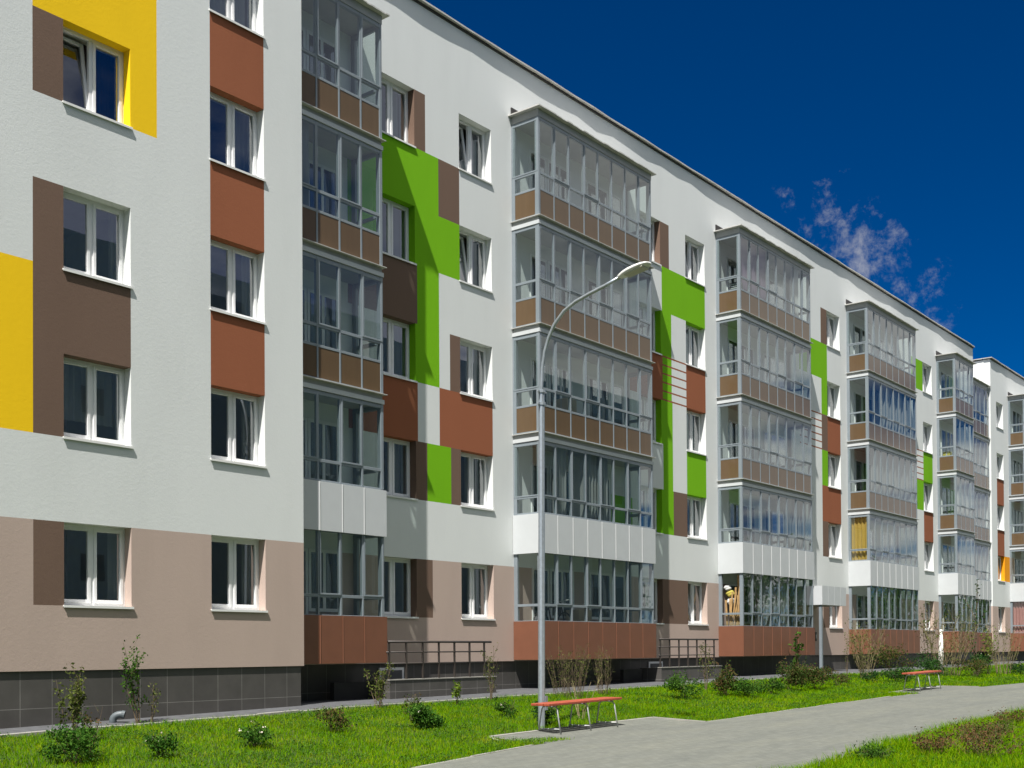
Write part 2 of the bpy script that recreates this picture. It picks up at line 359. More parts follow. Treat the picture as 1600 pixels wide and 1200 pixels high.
def balcony(bld, x0, x1, n, k, yb=-.887, left=True, right=True, doors=(), curtains=(), y0=0.0, clad=True, open_side=False):
    b = S(k); w = (x1-x0)/n; D = y0-yb
    front = ((x0, yb), (1, 0), (0, -1)); runs = [('front', front, x1-x0, n)]
    if left: runs.append(('side', ((x0, y0), (0, -1), (-1, 0)), D, 1))
    if right: runs.append(('side', ((x1, y0), (0, -1), (1, 0)), D, 1))
    low = -.05 if (k <= 1 and clad) else -.78
    f = MB(); g = MB(); pan = []
    AL = M['alu']
    for kind, fr, L, m in runs:
        pw = L/m; e = .0
        f.fbox(fr, 0, L, -.072, -.002, b+1.725, b+1.808, AL); f.fbox(fr, 0, L, -.069, -.001, b+.335, b+.40, AL)
        f.fbox(fr, 0, L, -.07, -.0015, b-.085, b-.03, AL)
        if low < -.5: f.fbox(fr, 0, L, -.071, -.0012, b-.775, b-.725, AL)
        for i in range(m+1):
            hw = .023 if 0 < i < m else .042
            if kind == 'side': hw = .06
            uc = min(max(i*pw, hw*.9), L-hw*.9)
            f.fbox(fr, uc-hw, uc+hw, -.075, .0025, b+low, b+1.815, AL)
        for i in range(m):
            a, c = i*pw+.023, (i+1)*pw-.023
            op = ((i+k) % 2 == 1 and (i != 5 or k % 2)) if kind == 'front' else (k % 3 != 0 and not open_side)
            if op:       # opening light: a second frame standing proud of the first
                q = .036; zA, zB = b+.385, b+1.745; wo = .014 if kind == 'front' else .010
                for (u0, u1, z0, z1, dd) in ((a-.008, a+q, zA, zB, 0), (c-q, c+.008, zA, zB, 0), (a+q, c-q, zA, zA+q, .001), (a+q, c-q, zB-q, zB, .001)):
                    f.fbox(fr, u0, u1, -.05, wo-dd, z0, z1, AL)
            tilt = .0
            (open_side and kind == 'side') or g.fquad(fr, a-.01, c+.01, -.008+(.012 if op else 0), b+.38, b+1.75, M['glass1']); g.fquad(fr, a-.01, c+.01, -.010, b-.05, b+.36, M['glass1'])
        if low < -.5:
            p = MB()
            for i in range(m):
                p.fbox(fr, i*pw+.015, (i+1)*pw-.015, -.05, -.008, b-.74, b-.07, M['infill'])
            pan.append(p)
    bal = f.build('balcony', bld, bevel=.004)
    g.build('glazing', bal)
    for p in pan: p.build('infill_panel', bal)
    # floor slab, its fascia and the drip flashing
    zs0, zs1 = b-.985, b-.782
    if clad and k == 0: zs0, zs1 = b-.98, b-.45
    s = MB(); s.box(x0+.01, x1-.01, yb+.012, y0-.002, zs0, zs1, M['fascia']); s.build('slab', bal)
    if not (clad and k <= 1):
        s = MB(); ov = .055
        s.box(x0-(ov if left else 0), x1+(ov if right else 0), yb-ov-.03, y0-.004, zs1+.001, zs1+.016, M['flash'])
        s.box(x0-(.02 if left else 0), x1+(.02 if right else 0), yb-.022, y0-.006, zs0+.002, zs0+.098, M['clad']); s.build('flashing', bal)
    elif clad:
        c = MB(); mp, mj = (M['clad'], M['joint']) if k == 1 else (M['rustpanel'], M['rustjoint'])
        zl, zh = (b-1.09, b-.075) if k == 1 else (b-1.045, b-.045)
        for kind, fr, L, m in runs:
            pw = L/m; po = .045
            c.fbox(fr, -po if kind == 'front' else 0, L+po, .018, .030, zl+.004, zh-.004, mj)
            for i in range(m):
                c.fbox(fr, i*pw+(.012 if i or kind == 'side' else -po), (i+1)*pw-.012 if (i < m-1) else L+po-.002, .030, .047, zl, zh, mp)
            c.fbox(fr, 0 if kind == 'side' else -po, L+po, -.04, .017, zh-.03, zh-.006, mj)
        for kind, fr, L, m in runs:
            if kind == 'front':
                for i in range(1, m): c.fbox(fr, i*L/m-.009, i*L/m+.007, .0305, .056, zl+.002, zh-.002, mj)
        c.build('cladding', bal)
    if k == 4:
        s = MB(); ov = .135; zr = b+1.81
        s.box(x0-(.012 if left else 0), x1+(.012 if right else 0), yb-.012, y0-.002, zr, zr+.19, M['fascia']); 
        n_ = 24; xs = np.linspace(x0-(ov if left else 0), x1+(ov if right else 0), n_)
        for i in range(n_-1):      # slightly dented roof sheet edge
            dz0, dz1 = (random.uniform(-.008, .008) for _ in range(2)); s.box(xs[i], xs[i+1], yb-ov+random.uniform(-.012, .012), y0-.004, zr+.192+dz0*.5, zr+.222+dz0, M['flash'])
        s.box(x0-.02, x1+.04, y0-.03, y0-.003, zr+.225, zr+.46, M['dark'])
        s.build('balcony_roof', bal)
    for (dx, dw, isw) in doors: door_unit(bal, x0+dx, dw, b-.78, y0-.002, isw)
    for cu in curtains:
        side, a, c, lo, m = cu
        cc = MB()
        if side == 'f': wavy(cc, x0+a, x0+c, yb+.13, b+lo, b+1.78, M[m])
        else:
            nn_ = 24; ph = random.random()*5
            pts = [(x0+.13+.025*math.sin(ph+i*1.15), yb+.1+(D-.2)*i/nn_) for i in range(nn_+1)]
            for i in range(nn_):
                (p0, q0), (p1, q1) = pts[i], pts[i+1]; cc.quad([(p0, q0, b+lo), (p1, q1, b+lo), (p1, q1, b+1.75), (p0, q0, b+1.75)], M[m])
        cc.build('curtain', bal)
    return bal

DX = ((.75, .75, False), (1.55, 1.1, True), (3.4, 1.1, True), (4.52, .72, False))
DS = ((.55, .75, False), (1.35, 1.0, True))

# ================================================================== BUILDING A
A = empty('apartment_building', (38, 0, 0)); 
tag(A, 'long five-storey white apartment block with yellow, green and rust patches, filling most of the view', 'building')
def part(mb, name, par, **k):
    o = mb.build(name, None, **k); o.parent = par; o.matrix_parent_inverse = par.matrix_world.inverted(); return o
A.location = (0, 0, 0)
WP = 1.27
# projecting bay at the left
fr = ((0, YP), (1, 0), (0, -1))
x1L, x2L = 10.46, 13.42
pr = [(4, 15.66, ZB, T(0), 'pink'),
      (9.92, 12.27, S(3), S(4), 'yellow'), (9.92, x1L, S(3), T(3), 'taupe'),
      (9.92, x1L, S(1), T(2), 'taupe'), (x1L, x1L+WP, T(1), S(2), 'taupe'),
      (4, 9.92, S(1), S(2), 'yellow'), (9.92, x1L, S(0), T(0), 'taupe'),
      (x2L, x2L+WP, T(1), S(2), 'rust'), (x2L, x2L+WP, T(2), S(3), 'rust'), (x2L, x2L+WP, T(3), S(4), 'rust')]
ph = [(x, x+WP, S(k), T(k)) for x in (7.1, x1L, x2L) for k in range(5)]
w = MB(); wall_sheet(w, fr, 4, 15.66, ZB, ZT, pr, ph, .27)
for xx, (d, n) in ((15.66, ((0, 1), (1, 0))), (4, ((0, 1), (-1, 0)))):
    wall_sheet(w, ((xx, YP), d, n), 0, -YP if xx > 10 else 13, ZB, ZT, [(0, 14, ZB, T(0), 'pink')], [], .2)
w.quad([(4, YP, ZB), (15.66, YP, ZB), (15.66, YP+.25, ZB), (4, YP+.25, ZB)], M['pink'])
w.build('bay_wall', A)
W4 = 1.25
wx = [18.93, 21.79, 30.05, 32.85, 43.85, 54.68]
mr = [(15, 62.2, ZB, T(0), 'pink'),
  (18.0, 21.02, S(3), S(4), 'green'), (20.18, 20.56, S(4), T(4), 'taupe'), (18, 20.25, T(2), S(3), 'taupe'), (20.25, 21.02, S(2), S(3), 'green'), (20.18, 20.26, S(2), T(2), 'green'),
  (21.02, 21.79, T(3), S(4), 'taupe'), (21.02, 21.79, S(3), T(3), 'green'), (21.41, 21.79, S(2), T(2), 'taupe'), (21.02, 23.04, T(1), S(2), 'rust'), (18, 20.25, T(1), S(2), 'rust'),
  (20.18, 20.57, S(1), T(1), 'taupe'), (20.57, 21.43, S(1), T(1), 'green'), (21.43, 21.79, S(1), T(1), 'taupe'), (20.18, 20.74, S(0), T(0), 'taupe'),
  (28.45, 29.6, S(1)-.7, S(1)+.95, 'green'),
  (31.30, 31.83, S(4), T(4), 'taupe'), (31.38, 34.1, T(3), S(4), 'green'), (31.30, 31.94, S(3), T(3), 'green'), (29.4, 31.4, T(2), S(3), 'rust'), (31.4, 31.94, T(2), S(3), 'green'),
  (32.85, 34.1, T(2), S(3), 'rust'), (31.30, 31.98, S(2), T(2), 'green'), (31.4, 31.98, T(1), S(2), 'green'), (32.85, 34.1, T(1), S(2), 'green'), (31.30, 32.0, S(1), T(1), 'green'), (32.0, 32.85, S(1), T(1), 'taupe'),
  (31.30, 32.85, S(0), T(0), 'taupe'),
  (43.28, 43.85, S(4), T(4), 'taupe'), (41.3, 43.85, T(3), S(4), 'green'), (43.3, 43.85, S(3), T(3), 'green'), (43.3, 43.85, T(2), S(3), 'taupe'), (43.85, 45.1, T(2), S(3), 'rust'),
  (43.3, 43.85, S(2), T(2), 'green'), (43.3, 45.1, T(1), S(2), 'rust'), (43.3, 43.85, S(1), T(1), 'taupe'), (43.3, 43.85, S(0), T(0), 'taupe'),
  (53.2, 54.68, S(4), T(4), 'green'), (54.68, 55.93, T(2), S(3), 'green'), (53.3, 54.68, S(2), T(2), 'green'), (54.68, 55.93, T(1), S(2), 'rust')]
for (a, b, k) in ((31.4, 32.85, 2), (41.3, 43.3, 2), (53.2, 54.68, 2)):
    for i in range(6):
        z = T(k)+.0+i*(S(k+1)-T(k)-.05)/5; mr.append((a, b, z, z+.05, 'rust'))
mh = [(x, x+W4, S(k), T(k)) for x in wx for k in range(5)]
w = MB(); wall_sheet(w, ((0, 0), (1, 0), (0, -1)), 15.6, 62.2, ZB, ZT, mr, mh, .27)
wall_sheet(w, ((62.2, 0), (0, 1), (1, 0)), 0, 12, ZB, ZT, [(0, 12, ZB, T(0), 'pink')], [], .2)
w.quad([(4, 12, .2), (62.2, 12, .2), (62.2, 12, ZT), (4, 12, ZT)], M['white'])
w.quad([(15.6, 0, ZB), (62.2, 0, ZB), (62.2, .2, ZB), (15.6, .2, ZB)], M['pink'])
w.build('main_wall', A)
p = MB(); p.box(4.05, 15.60, YP+.03, -.02, -.3, ZB-.002, M['plinth']); p.box(15.601, 62.15, .06, .3, -.3, ZB-.002, M['plinth'])
p.build('plinth', A)
def roof_edge(par, x0, x1, y, ret=None):
    c = MB(); n = int((x1-x0)/.9); xs = np.linspace(x0, x1, n+1); ovs = [.085+.035*random.random() for _ in xs]
    for i in range(n):
        a, b, oa, ob = xs[i], xs[i+1], ovs[i], ovs[i+1]; gap = random.uniform(.012, .03)
        c.hexa([(a, y-oa, ZT+.055), (b, y-ob, ZT+.055), (b, y+.35, ZT+.055), (a, y+.35, ZT+.055), (a, y-oa, ZT+.095), (b, y-ob, ZT+.095), (b, y+.35, ZT+.10), (a, y+.35, ZT+.10)], M['flash'])
        c.box(a+.002, b-.002, y-.03-random.random()*.02, y+.3, ZT+.001, ZT+.054, M['dark'])
    if ret:
        X, ya, yb_, s = ret
        c.box(min(X, X+s*.1), max(X, X+s*.1), ya, yb_, ZT+.056, ZT+.096, M['flash'])
        c.box(min(X, X+s*.03), max(X, X+s*.03), ya, yb_, ZT+.0012, ZT+.055, M['dark'])
    return c
c = roof_edge(A, 4, 15.66, YP); c.build('bay_roof_edge', A)
c = roof_edge(A, 15.67, 62.25, 0, (62.2, .36, 12, 1)); c.quad([(4, .25, ZT+.02), (62.2, .25, ZT+.02), (62.2, 12, ZT+.02), (4, 12, ZT+.02)], M['dark']); c.quad([(4, YP+.25, ZT+.02), (15.6, YP+.25, ZT+.02), (15.6, .25, ZT+.02), (4, .25, ZT+.02)], M['dark'])
c.build('roof', A)

NC = None
def cu_rand(i):
    rs = random.Random(i*13+5); t = rs.random()
    if t < .30: return [(.80, 1.02, 0, 'c_white')]
    if t < .50: return [(-.02, .2, 0, 'c_grey'), (.78, 1.02, 0, 'c_grey')]
    if t < .62: return [(-.02, 1.02, 0, 'c_grey')]
    if t < .75: return [(-.02, .55, .0, 'c_white')]
    return None
for k in range(5):
    window(A, 7.1, WP, k, YP)
    window(A, x1L, WP, k, YP, tilt=(k == 3), curtain={3: [(.52, .98, 0, 'c_purple')], 1: [(-.02, 1.02, .30, 'c_grey')], 2: [(.93, 1.04, 0, 'c_white')], 0: [(.93, 1.04, 0, 'c_white')]}.get(k))  # narrow white edge strips stand for the sunlit inner reveal
    window(A, x2L, WP, k, YP, curtain={3: [(.62, 1.04, 0, 'c_grey')], 1: [(-.02, .3, 0, 'c_purple'), (.9, 1.04, 0, 'c_white')], 4: [(.0, 1.0, 0, 'c_white')]}.get(k, [(.92, 1.04, 0, 'c_white')]))  # white strip at the right edge paints the lit reveal, not cloth
TILT = {(1, 4), (1, 3), (3, 4), (3, 0), (4, 1)}
for ci, x in enumerate(wx):
    for k in range(5):
        cu = cu_rand(ci*7+k)
        if (ci, k) == (3, 0): cu = [(.0, .3, 0, 'c_beige'), (.7, 1.0, 0, 'c_white')]
        if (ci, k) in ((1, 2), (1, 1), (1, 0), (3, 4), (3, 3), (3, 1)): cu = [(.66, 1.02, 0, 'c_white')]
        window(A, x, W4, k, 0, tilt=(ci, k) in TILT, curtain=cu)

for k in range(5):
    balcony(A, 15.67, 18.2, 4, k, left=False, doors=((.35, .75, False), (1.12, .9, True)), curtains=[('f', .05, .5, -.0, 'c_grey')] if k in (3,) else ())
    balcony(A, 23.88, 29.34, 8, k, doors=DX[:3] if k == 1 else DX, curtains={1: [('f', .75, 1.25, -.6, 'c_grey'), ('f', 2.0, 3.3, -.6, 'c_grey')]}.get(k, ()))
    balcony(A, 34.88, 40.36, 8, k, doors=DX, open_side=(k == 0), curtains={4: [('f', .1, .75, -.05, 'c_violet'), ('f', .9, 2.1, -.05, 'c_violet'), ('f', 4.2, 4.7, -.05, 'c_white')], 1: [('f', 3.3, 5.2, -.6, 'c_grey')], 0: [('f', 1.4, 3.8, -.0, 'c_grey')]}.get(k, ()))
    balcony(A, 45.80, 51.28, 8, k, doors=DX, curtains={1: [('s', 0, 0, -.05, 'c_yellow')], 3: [('f', 1.6, 4.8, -.6, 'c_white')], 2: [('f', .6, 5.0, -.05, 'c_grey')]}.get(k, ()))
    balcony(A, 56.58, 59.30, 4, k, doors=DS, curtains={2: [('f', .5, 2.2, -.05, 'c_white')]}.get(k, ()))

# ================================================================== BUILDING B
Bd = empty('apartment_building', (0, 0, 0))
tag(Bd, 'farther white apartment block at the right edge, with an orange patch by one window', 'building')
w = MB(); bx = [66.13]
br = [(60, 90, ZB, T(0), 'pink'), (66.13, 67.38, T(2), S(3), 'rust'), (66.13, 67.38, T(1), S(2), 'rust'), (67.38, 68.35, S(1), T(1), 'orange'), (67.0, 67.5, T(1)-.001, T(1)+.001, 'orange')]
wall_sheet(w, ((0, 0), (1, 0), (0, -1)), 65.14, 86, ZB, ZT, br[:-1], [(66.13, 67.38, S(k), T(k)) for k in range(5)]+[(77.3, 78.55, S(k), T(k)) for k in range(5)], .27)
wall_sheet(w, ((65.14, 0), (0, 1), (-1, 0)), 0, 12, ZB, ZT, [(0, 12, ZB, T(0), 'pink')], [], .2)
w.quad([(65.14, 12, .2), (86, 12, .2), (86, 12, ZT), (65.14, 12, ZT)], M['white']); w.quad([(86, 0, .2), (86, 12, .2), (86, 12, ZT), (86, 0, ZT)], M['white'])
w.quad([(62.21, 2.6, .2), (65.13, 2.6, .2), (65.13, 2.6, ZT), (62.21, 2.6, ZT)], M['white'])
w.build('main_wall', Bd)
p = MB(); p.box(65.2, 86, .06, .3, -.3, ZB-.002, M['plinth']); p.box(65.2, 65.4, .301, 2.6, -.3, ZB-.002, M['plinth']); p.build('plinth', Bd)
c = roof_edge(Bd, 65.05, 86, 0, (65.14, .36, 12, -1)); c.quad([(65.14, .3, ZT+.02), (86, .3, ZT+.02), (86, 12, ZT+.02), (65.14, 12, ZT+.02)], M['dark']); c.build('roof', Bd)
for k in range(5):
    window(Bd, 66.13, W4, k, 0, curtain=cu_rand(90+k)); window(Bd, 77.3, W4, k, 0)
    balcony(Bd, 68.36, 73.84, 8, k, doors=DX, curtains={0: [('s', 0, 0, -.05, 'c_pink')]}.get(k, ()))
    balcony(Bd, 62.24, 65.12, 4, k, yb=.10, y0=2.59, left=False, right=False, doors=DS, curtains={1: [('f', 1.4, 2.4, -.6, 'c_grey')]}.get(k, ()))

# ================================================================== opposite side of the courtyard (seen in the glass)
O = MB()
O.box(-60, 84, -52, -36, -.5, 22.6, M['slate'])
Oo = O.build('apartment_building'); tag(Oo, 'grey block across the courtyard behind the viewer, mirrored in the panes', 'building')
ow = MB()
for i in range(-18, 26):
    for k in range(7):
        if (i % 4) != 3: ow.box(i*3.2, i*3.2+1.3, -36.02, -35.97, S(k), T(k), M['room'])
ow.build('window_openings', Oo); Oo.children[0]['kind'] = 'stuff'
orr = MB()
for i in range(-4, 6): orr.box(i*12.8, i*12.8+3, -35.98, -35.0, 1.3, 21, M['soffit'])
orr.build('balcony_columns', Oo); Oo.children[1]['kind'] = 'stuff'

# ================================================================== ENTRANCE CANOPY, DOOR
cn = empty('entrance_canopy', (41.5, -.6, 0)); tag(cn, 'white panelled entrance canopy on a grey post beside the third full-width balcony stack', 'canopy')
cn.location = (0, 0, 0)
c = MB(); c.box(40.50, 42.60, -1.17, -.003, 3.19, 3.84, M['soffit']); c.build('canopy_core', cn)
c = MB()
for i in range(4): c.box(40.46+i*.547+.008, 40.46+(i+1)*.547-.008, -1.20, -1.185, 3.17, 3.87, M['clad'])
c.box(40.46, 42.64, -1.184, -1.172, 3.18, 3.86, M['joint']); c.box(40.455, 40.47, -1.183, -.004, 3.17, 3.87, M['clad']); c.box(42.61, 42.64, -1.171, -.004, 3.17, 3.87, M['clad'])
c.build('canopy_cladding', cn)
c = MB(); c.box(40.50, 40.60, -1.15, -1.05, .4, 3.188, M['alu']); c.build('post', cn)
d = MB(); d.box(40.9, 41.9, -.055, -.008, .55, 2.75, M['door']); d.box(41.35, 41.38, -.09, -.056, 1.4, 1.9, M['galv'])
part(d, 'entrance_door', A)
d = MB(); d.box(42.42, 42.55, -.05, -.004, 1.85, 2.2, M['door']); d.box(42.45, 42.52, -.056, -.051, 1.95, 2.1, M['galv']); part(d, 'intercom', A)

# ================================================================== BASEMENT PITS AND RAILINGS
def pit(x0, x1, xs, label, lab2):
    o = MB(); g0 = gz(x0, -1)-.2; top = gz((x0+x1)/2, -1)+.42
    o.box(x0, x1, -1.0, -.74, g0, top, M['plinth']); o.box(x0, x0+.25, -.739, -.25, g0, top-.002, M['plinth'])
    ob = o.build('low_wall'); tag(ob, label, 'wall')
    cp = MB(); cp.box(x0-.012, x1+.012, -1.015, -.725, top+.001, top+.022, M['kerb']); cp.build('coping', ob)
    b = MB(); b.box(x0-1.05, x0-.02, -.36, -.24, g0, top-.03, M['dark']); b.build('pit_side', ob)  # near-black colour puts the balcony's shade into this pit wall
    r = empty('railing', (0, 0, 0)); tag(r, lab2, 'railing')
    zh, zm, zl = top+.85, top+.62, top+.37
    h = MB(); h.tube([(x0+.02, -.93, zh), (x1-.1, -.93, zh)], .026, M['rail']); h.build('handrail', r, smooth=True)
    for z in (zm, zl):
        h = MB(); h.tube([(x0-.04, -.93, z), (x1-.32, -.93, z)], .016, M['rail']); h.build('rail', r, smooth=True)
    for x in xs:
        h = MB(); h.box(x-.018, x+.018, -.948, -.912, top+.02, zh, M['rail']); h.build('post', r)
    return top
pit(18.25, 21.90, [18.3+.54*i for i in range(7)], 'low grey tiled wall of the basement steps, at the foot of the recess behind the dense bush', 'brown metal railing on the low wall behind the dense round bush')
pit(29.55, 33.2, [29.6+.54*i for i in range(7)], 'low grey tiled wall of the farther basement steps, right of the bare twiggy shrub', 'brown metal railing on the farther low wall, between second and third balcony stacks')
for xx in (19.35, 30.9):
    d = MB(); d.box(xx-.4, xx+.4, .02, .055, .78, 1.2, M['pvc']); d.box(xx-.33, xx+.33, .012, .019, .84, 1.14, M['darkroom']); part(d, 'basement_window', A)

# ================================================================== DRAIN PIPE
d = empty('drain_pipe'); gx, gy = 11.36, -1.45; g0 = gz(gx, gy); tag(d, 'short grey elbow pipe rising from the pavement against the dark tiled plinth', 'pipe')
t = MB()
arc = [(gx-.12, gy+.1, g0-.05), (gx-.12, gy+.1, g0+.07)]+[(gx-.12+.10*(1-math.cos(a)), gy+.1-.09*(1-math.cos(a)), g0+.07+.10*math.sin(a)) for a in np.linspace(.25, 2.0, 8)]
t.tube(arc, .062, M['grayplast'], 14); t.build('pipe', d, smooth=True)
t = MB(); e = arc[-1]; e2 = arc[-2]; dv = (Vector(e)-Vector(e2)).normalized(); t.tube([Vector(e)-dv*.05, Vector(e)+dv*.002], .070, M['grayplast'], 14); t.tube([Vector(e)+dv*.002, Vector(e)+dv*.004], .055, M['black'], 14); t.build('collar', d)

# ================================================================== STREET LAMP
lx, ly = 17.93, -5.40; l0 = gz(lx, ly)
L = empty('street_lamp', (0, 0, 0)); tag(L, 'tall grey steel street lamp with curved arm and white head, standing by the near bench', 'street lamp')
t = MB(); t.tube([(lx, ly, l0-.3), (lx+.02, ly, l0+1.9), (lx+.075, ly, 6.62)], [.070, .066, .058], M['galv'], 8); t.build('pole', L)
t = MB(); s_ = 1.012
lx += .075
arm = [(lx, ly+.0, 6.1), (lx, ly, 6.78), (lx, ly-.02, 7.05), (lx, ly-.08, 7.36), (lx, ly-.18, 7.62), (lx, ly-.32, 7.85), (lx, ly-.55, 8.06), (lx, ly-.82, 8.19), (lx, ly-1.15, 8.28), (lx, ly-1.50, 8.36), (lx, ly-1.86, 8.46)]
t.tube(arm, .034, M['galv'], 10); t.build('arm', L, smooth=True)
for z in (6.36, 6.60):
    t = MB(); t.tube([(lx, ly, z-.03), (lx, ly, z+.03)], .075, M['galv'], 12); t.box(lx-.13, lx+.13, ly-.02, ly+.02, z-.02, z+.015, M['galv']); t.build('clamp', L)
t = MB(); t.box(lx-.035, lx+.035, ly-.073, ly-.05, l0+.35, l0+.62, M['galv']); t.build('hatch', L)
t = MB(); t.box(lx-.082, lx-.062, ly-.03, ly+.03, l0+.76, l0+.86, M['clad']); t.build('label_plate', L)
# lamp head: lofted sections along -Y, tilted up a little
hd = MB(); secs = []
prof = [(0, .05, .045), (.06, .07, .055), (.16, .115, .060), (.30, .150, .062), (.48, .158, .058), (.62, .15, .048), (.74, .115, .034), (.80, .06, .018)]
for (dd, hw, ht) in prof:
    cy, cz = ly-1.80-dd*.84, 8.445+dd*.16
    ring = []
    for j in range(16):
        an = 2*math.pi*j/16; ring.append((lx+hw*math.copysign(abs(math.cos(an))**.7, math.cos(an)), cy, cz+(ht*1.15 if math.sin(an) > 0 else ht*.55)*math.copysign(abs(math.sin(an))**.8, math.sin(an))))
    secs.append(ring)
i0 = len(hd.v); k_ = hd.mi(M['lampwhite'])
for r_ in secs: hd.v += r_
for i in range(len(secs)-1):
    for j in range(16):
        hd.f.append((i0+i*16+j, i0+(i+1)*16+j, i0+(i+1)*16+(j+1) % 16, i0+i*16+(j+1) % 16)); hd.m.append(k_)
hd.f.append(tuple(i0+j for j in range(16))); hd.m.append(k_); hd.f.append(tuple(i0+(len(secs)-1)*16+j for j in range(16))[::-1]); hd.m.append(k_)
head = hd.build('lamp_head', L, smooth=True)
t = MB()
n_ = 20
t.hexa([(lx-.10, ly-1.98, 8.432), (lx-.12, ly-2.38, 8.512), (lx+.12, ly-2.38, 8.512), (lx+.10, ly-1.98, 8.432), (lx-.10, ly-1.98, 8.462), (lx-.12, ly-2.38, 8.542), (lx+.12, ly-2.38, 8.542), (lx+.10, ly-1.98, 8.462)], M['lens'])
t.build('lens', head)

# ================================================================== BENCHES
def bench(cx, cy, length, label):
    b = empty('park_bench', (0, 0, 0)); tag(b, label, 'bench', 'red slatted benches beside the path')
    x0 = cx-length/2; gzx = lambda x, y: gz(x, y)+.015
    seat = gz(cx, cy)+.53
    slope = .0147
    for i in range(3):
        t = MB(); y0 = cy-.21+i*.147; za, zb_ = seat-slope*length/2, seat+slope*length/2
        t.hexa([(x0, y0, za), (x0+length, y0, zb_), (x0+length, y0+.128, zb_), (x0, y0+.128, za), (x0, y0, za+.045), (x0+length, y0, zb_+.045), (x0+length, y0+.128, zb_+.045), (x0, y0+.128, za+.045)], M['plank'])
        t.build('seat_plank', b, bevel=.008)
    for fx in (.12, .52, .90):
        x = x0+fx*length; zt = seat+slope*(x-cx)-.022; g0 = gzx(x, cy); t = MB()
        P = [(x, cy-.26, g0-.02), (x, cy-.19, zt-.11), (x, cy-.178, zt-.055), (x, cy-.15, zt-.016), (x, cy-.10, zt), (x, cy+.10, zt), (x, cy+.15, zt-.016), (x, cy+.178, zt-.055), (x, cy+.19, zt-.11), (x, cy+.26, g0-.02)]
        t.tube(P, .0135, M['tubewhite'], 10); t.tube([(x, cy-.245, g0+.07), (x, cy+.245, g0+.07)], .012, M['tubewhite'], 8)
        for q in (-.14, 0, .14): t.box(x-.02, x+.02, cy+q-.012, cy+q+.012, zt+.005, zt+.021, M['tubewhite'])
        t.build('leg_frame', b, smooth=True)
    return b
bench(18.45, -5.90, 2.45, 'red slatted backless bench on white tube legs, in front of the street lamp')
bench(35.85, -6.45, 2.3, 'red slatted backless bench on white tube legs, far along the path by the bushes')

# ================================================================== GROUND, PATH, PAVEMENT
def grid(name, xs, ys, dz, mat, kind='structure', mask=None):
    X, Y = np.meshgrid(xs, ys, indexing='ij'); Z = ground(X, Y)+dz; V = np.stack([X, Y, Z], -1).reshape(-1, 3)
    i = np.arange(len(xs)-1)[:, None]*len(ys)+np.arange(len(ys)-1)[None]; i = i.ravel(); F = np.stack([i, i+len(ys), i+len(ys)+1, i+1], 1)
    o = np_mesh(name, V, [F], [mat]); o['kind'] = kind; return o
xs = np.concatenate([[-1500, -400, -100, -40, -10], np.arange(0, 66, 1.0), [75, 90, 120, 200, 500, 1500]]); ys = np.concatenate([[-1500, -400, -100, -50, -25], np.arange(-20, -6, 1.0), np.arange(-6.2, -1.7, .4), [-1.8, -1, 0, 5, 50, 400, 1500]])
grid('ground', xs, np.unique(np.round(ys, 3)), 0, M['soil'])
PL = [(6, -8.6), (12.15, -7.54), (13.73, -7.27), (15.66, -6.95), (16.6, -6.9), (21.7, -6.95), (28.4, -6.9), (33, -7.0), (39, -7.5), (50, -9.0), (80, -13)]
PN = [(6, -13.2), (14.73, -12.25), (18.1, -11.95), (21.1, -11.8), (26, -11.75), (40, -12.4), (80, -17)]
yl = lambda x: np.interp(x, *zip(*PL)); yn = lambda x: np.interp(x, *zip(*PN))
def strip(name, xs, fa, fb, dz, mat, n=8):
    xs = np.asarray(xs, float); t = np.linspace(0, 1, n+1); a, b = fa(xs), fb(xs)
    X = np.repeat(xs[:, None], n+1, 1); Y = a[:, None]+(b-a)[:, None]*t; Z = ground(X, Y)+dz; V = np.stack([X, Y, Z], -1).reshape(-1, 3)
    i = (np.arange(len(xs)-1)[:, None]*(n+1)+np.arange(n)[None]).ravel(); F = np.stack([i, i+n+1, i+n+2, i+1], 1)
    o = np_mesh(name, V, [F], [mat]); o['kind'] = 'structure'; return o
xa = np.arange(6, 80.1, .5)
strip('path', xa, yn, yl, .012, M['path'])
strip('bench_pad', np.arange(16.1, 21.61, .5), lambda x: yl(x)+.001, lambda x: x*0-5.66, .012, M['path'], 4)
strip('bench_pad', np.arange(34.0, 38.6, .5), lambda x: yl(x)+.001, lambda x: x*0-6.15, .012, M['path'], 4)
def kerb(name, pts, wd=.07, h=.02):
    k = MB()
    for i in range(len(pts)-1):
        a, b = Vector((*pts[i], 0)), Vector((*pts[i+1], 0)); L_ = (b-a).length; m = max(1, int(L_/1.0)); d = (b-a)/L_; nv = Vector((-d.y, d.x, 0))*wd/2
        for j in range(m):
            p, q = a+(b-a)*(j/m)+d*.006, a+(b-a)*((j+1)/m)-d*.006; hz = random.uniform(-.008, .008); tl = random.uniform(-.01, .01)
            cs = [p-nv, q-nv, q+nv, p+nv]
            k.hexa([(c.x, c.y, gz(c.x, c.y)-.1) for c in cs]+[(c.x, c.y, gz(c.x, c.y)+h+hz+tl*(ii in (1, 2))) for ii, c in enumerate(cs)], M['kerb'])
    o = k.build(name); o['kind'] = 'structure'; return o
kerb('kerb', [(x, float(yl(x))+.03) for x in (6, 12.15, 13.73, 15.66)], h=.018)
kerb('kerb', [(15.9, -6.0), (16.1, -5.63), (21.6, -5.63), (21.65, -6.9)], h=.018)
kerb('kerb', [(x, float(yl(x))+.03) for x in (21.7, 25, 28.4, 33, 34)], h=.018)
kerb('kerb', [(34.0, -6.95), (34.0, -6.12), (38.6, -6.12), (38.6, -7.3)], h=.018)
kerb('kerb', [(x, float(yn(x))-.03) for x in (6, 14.73, 18.1, 21.1, 26, 40)], h=.02)
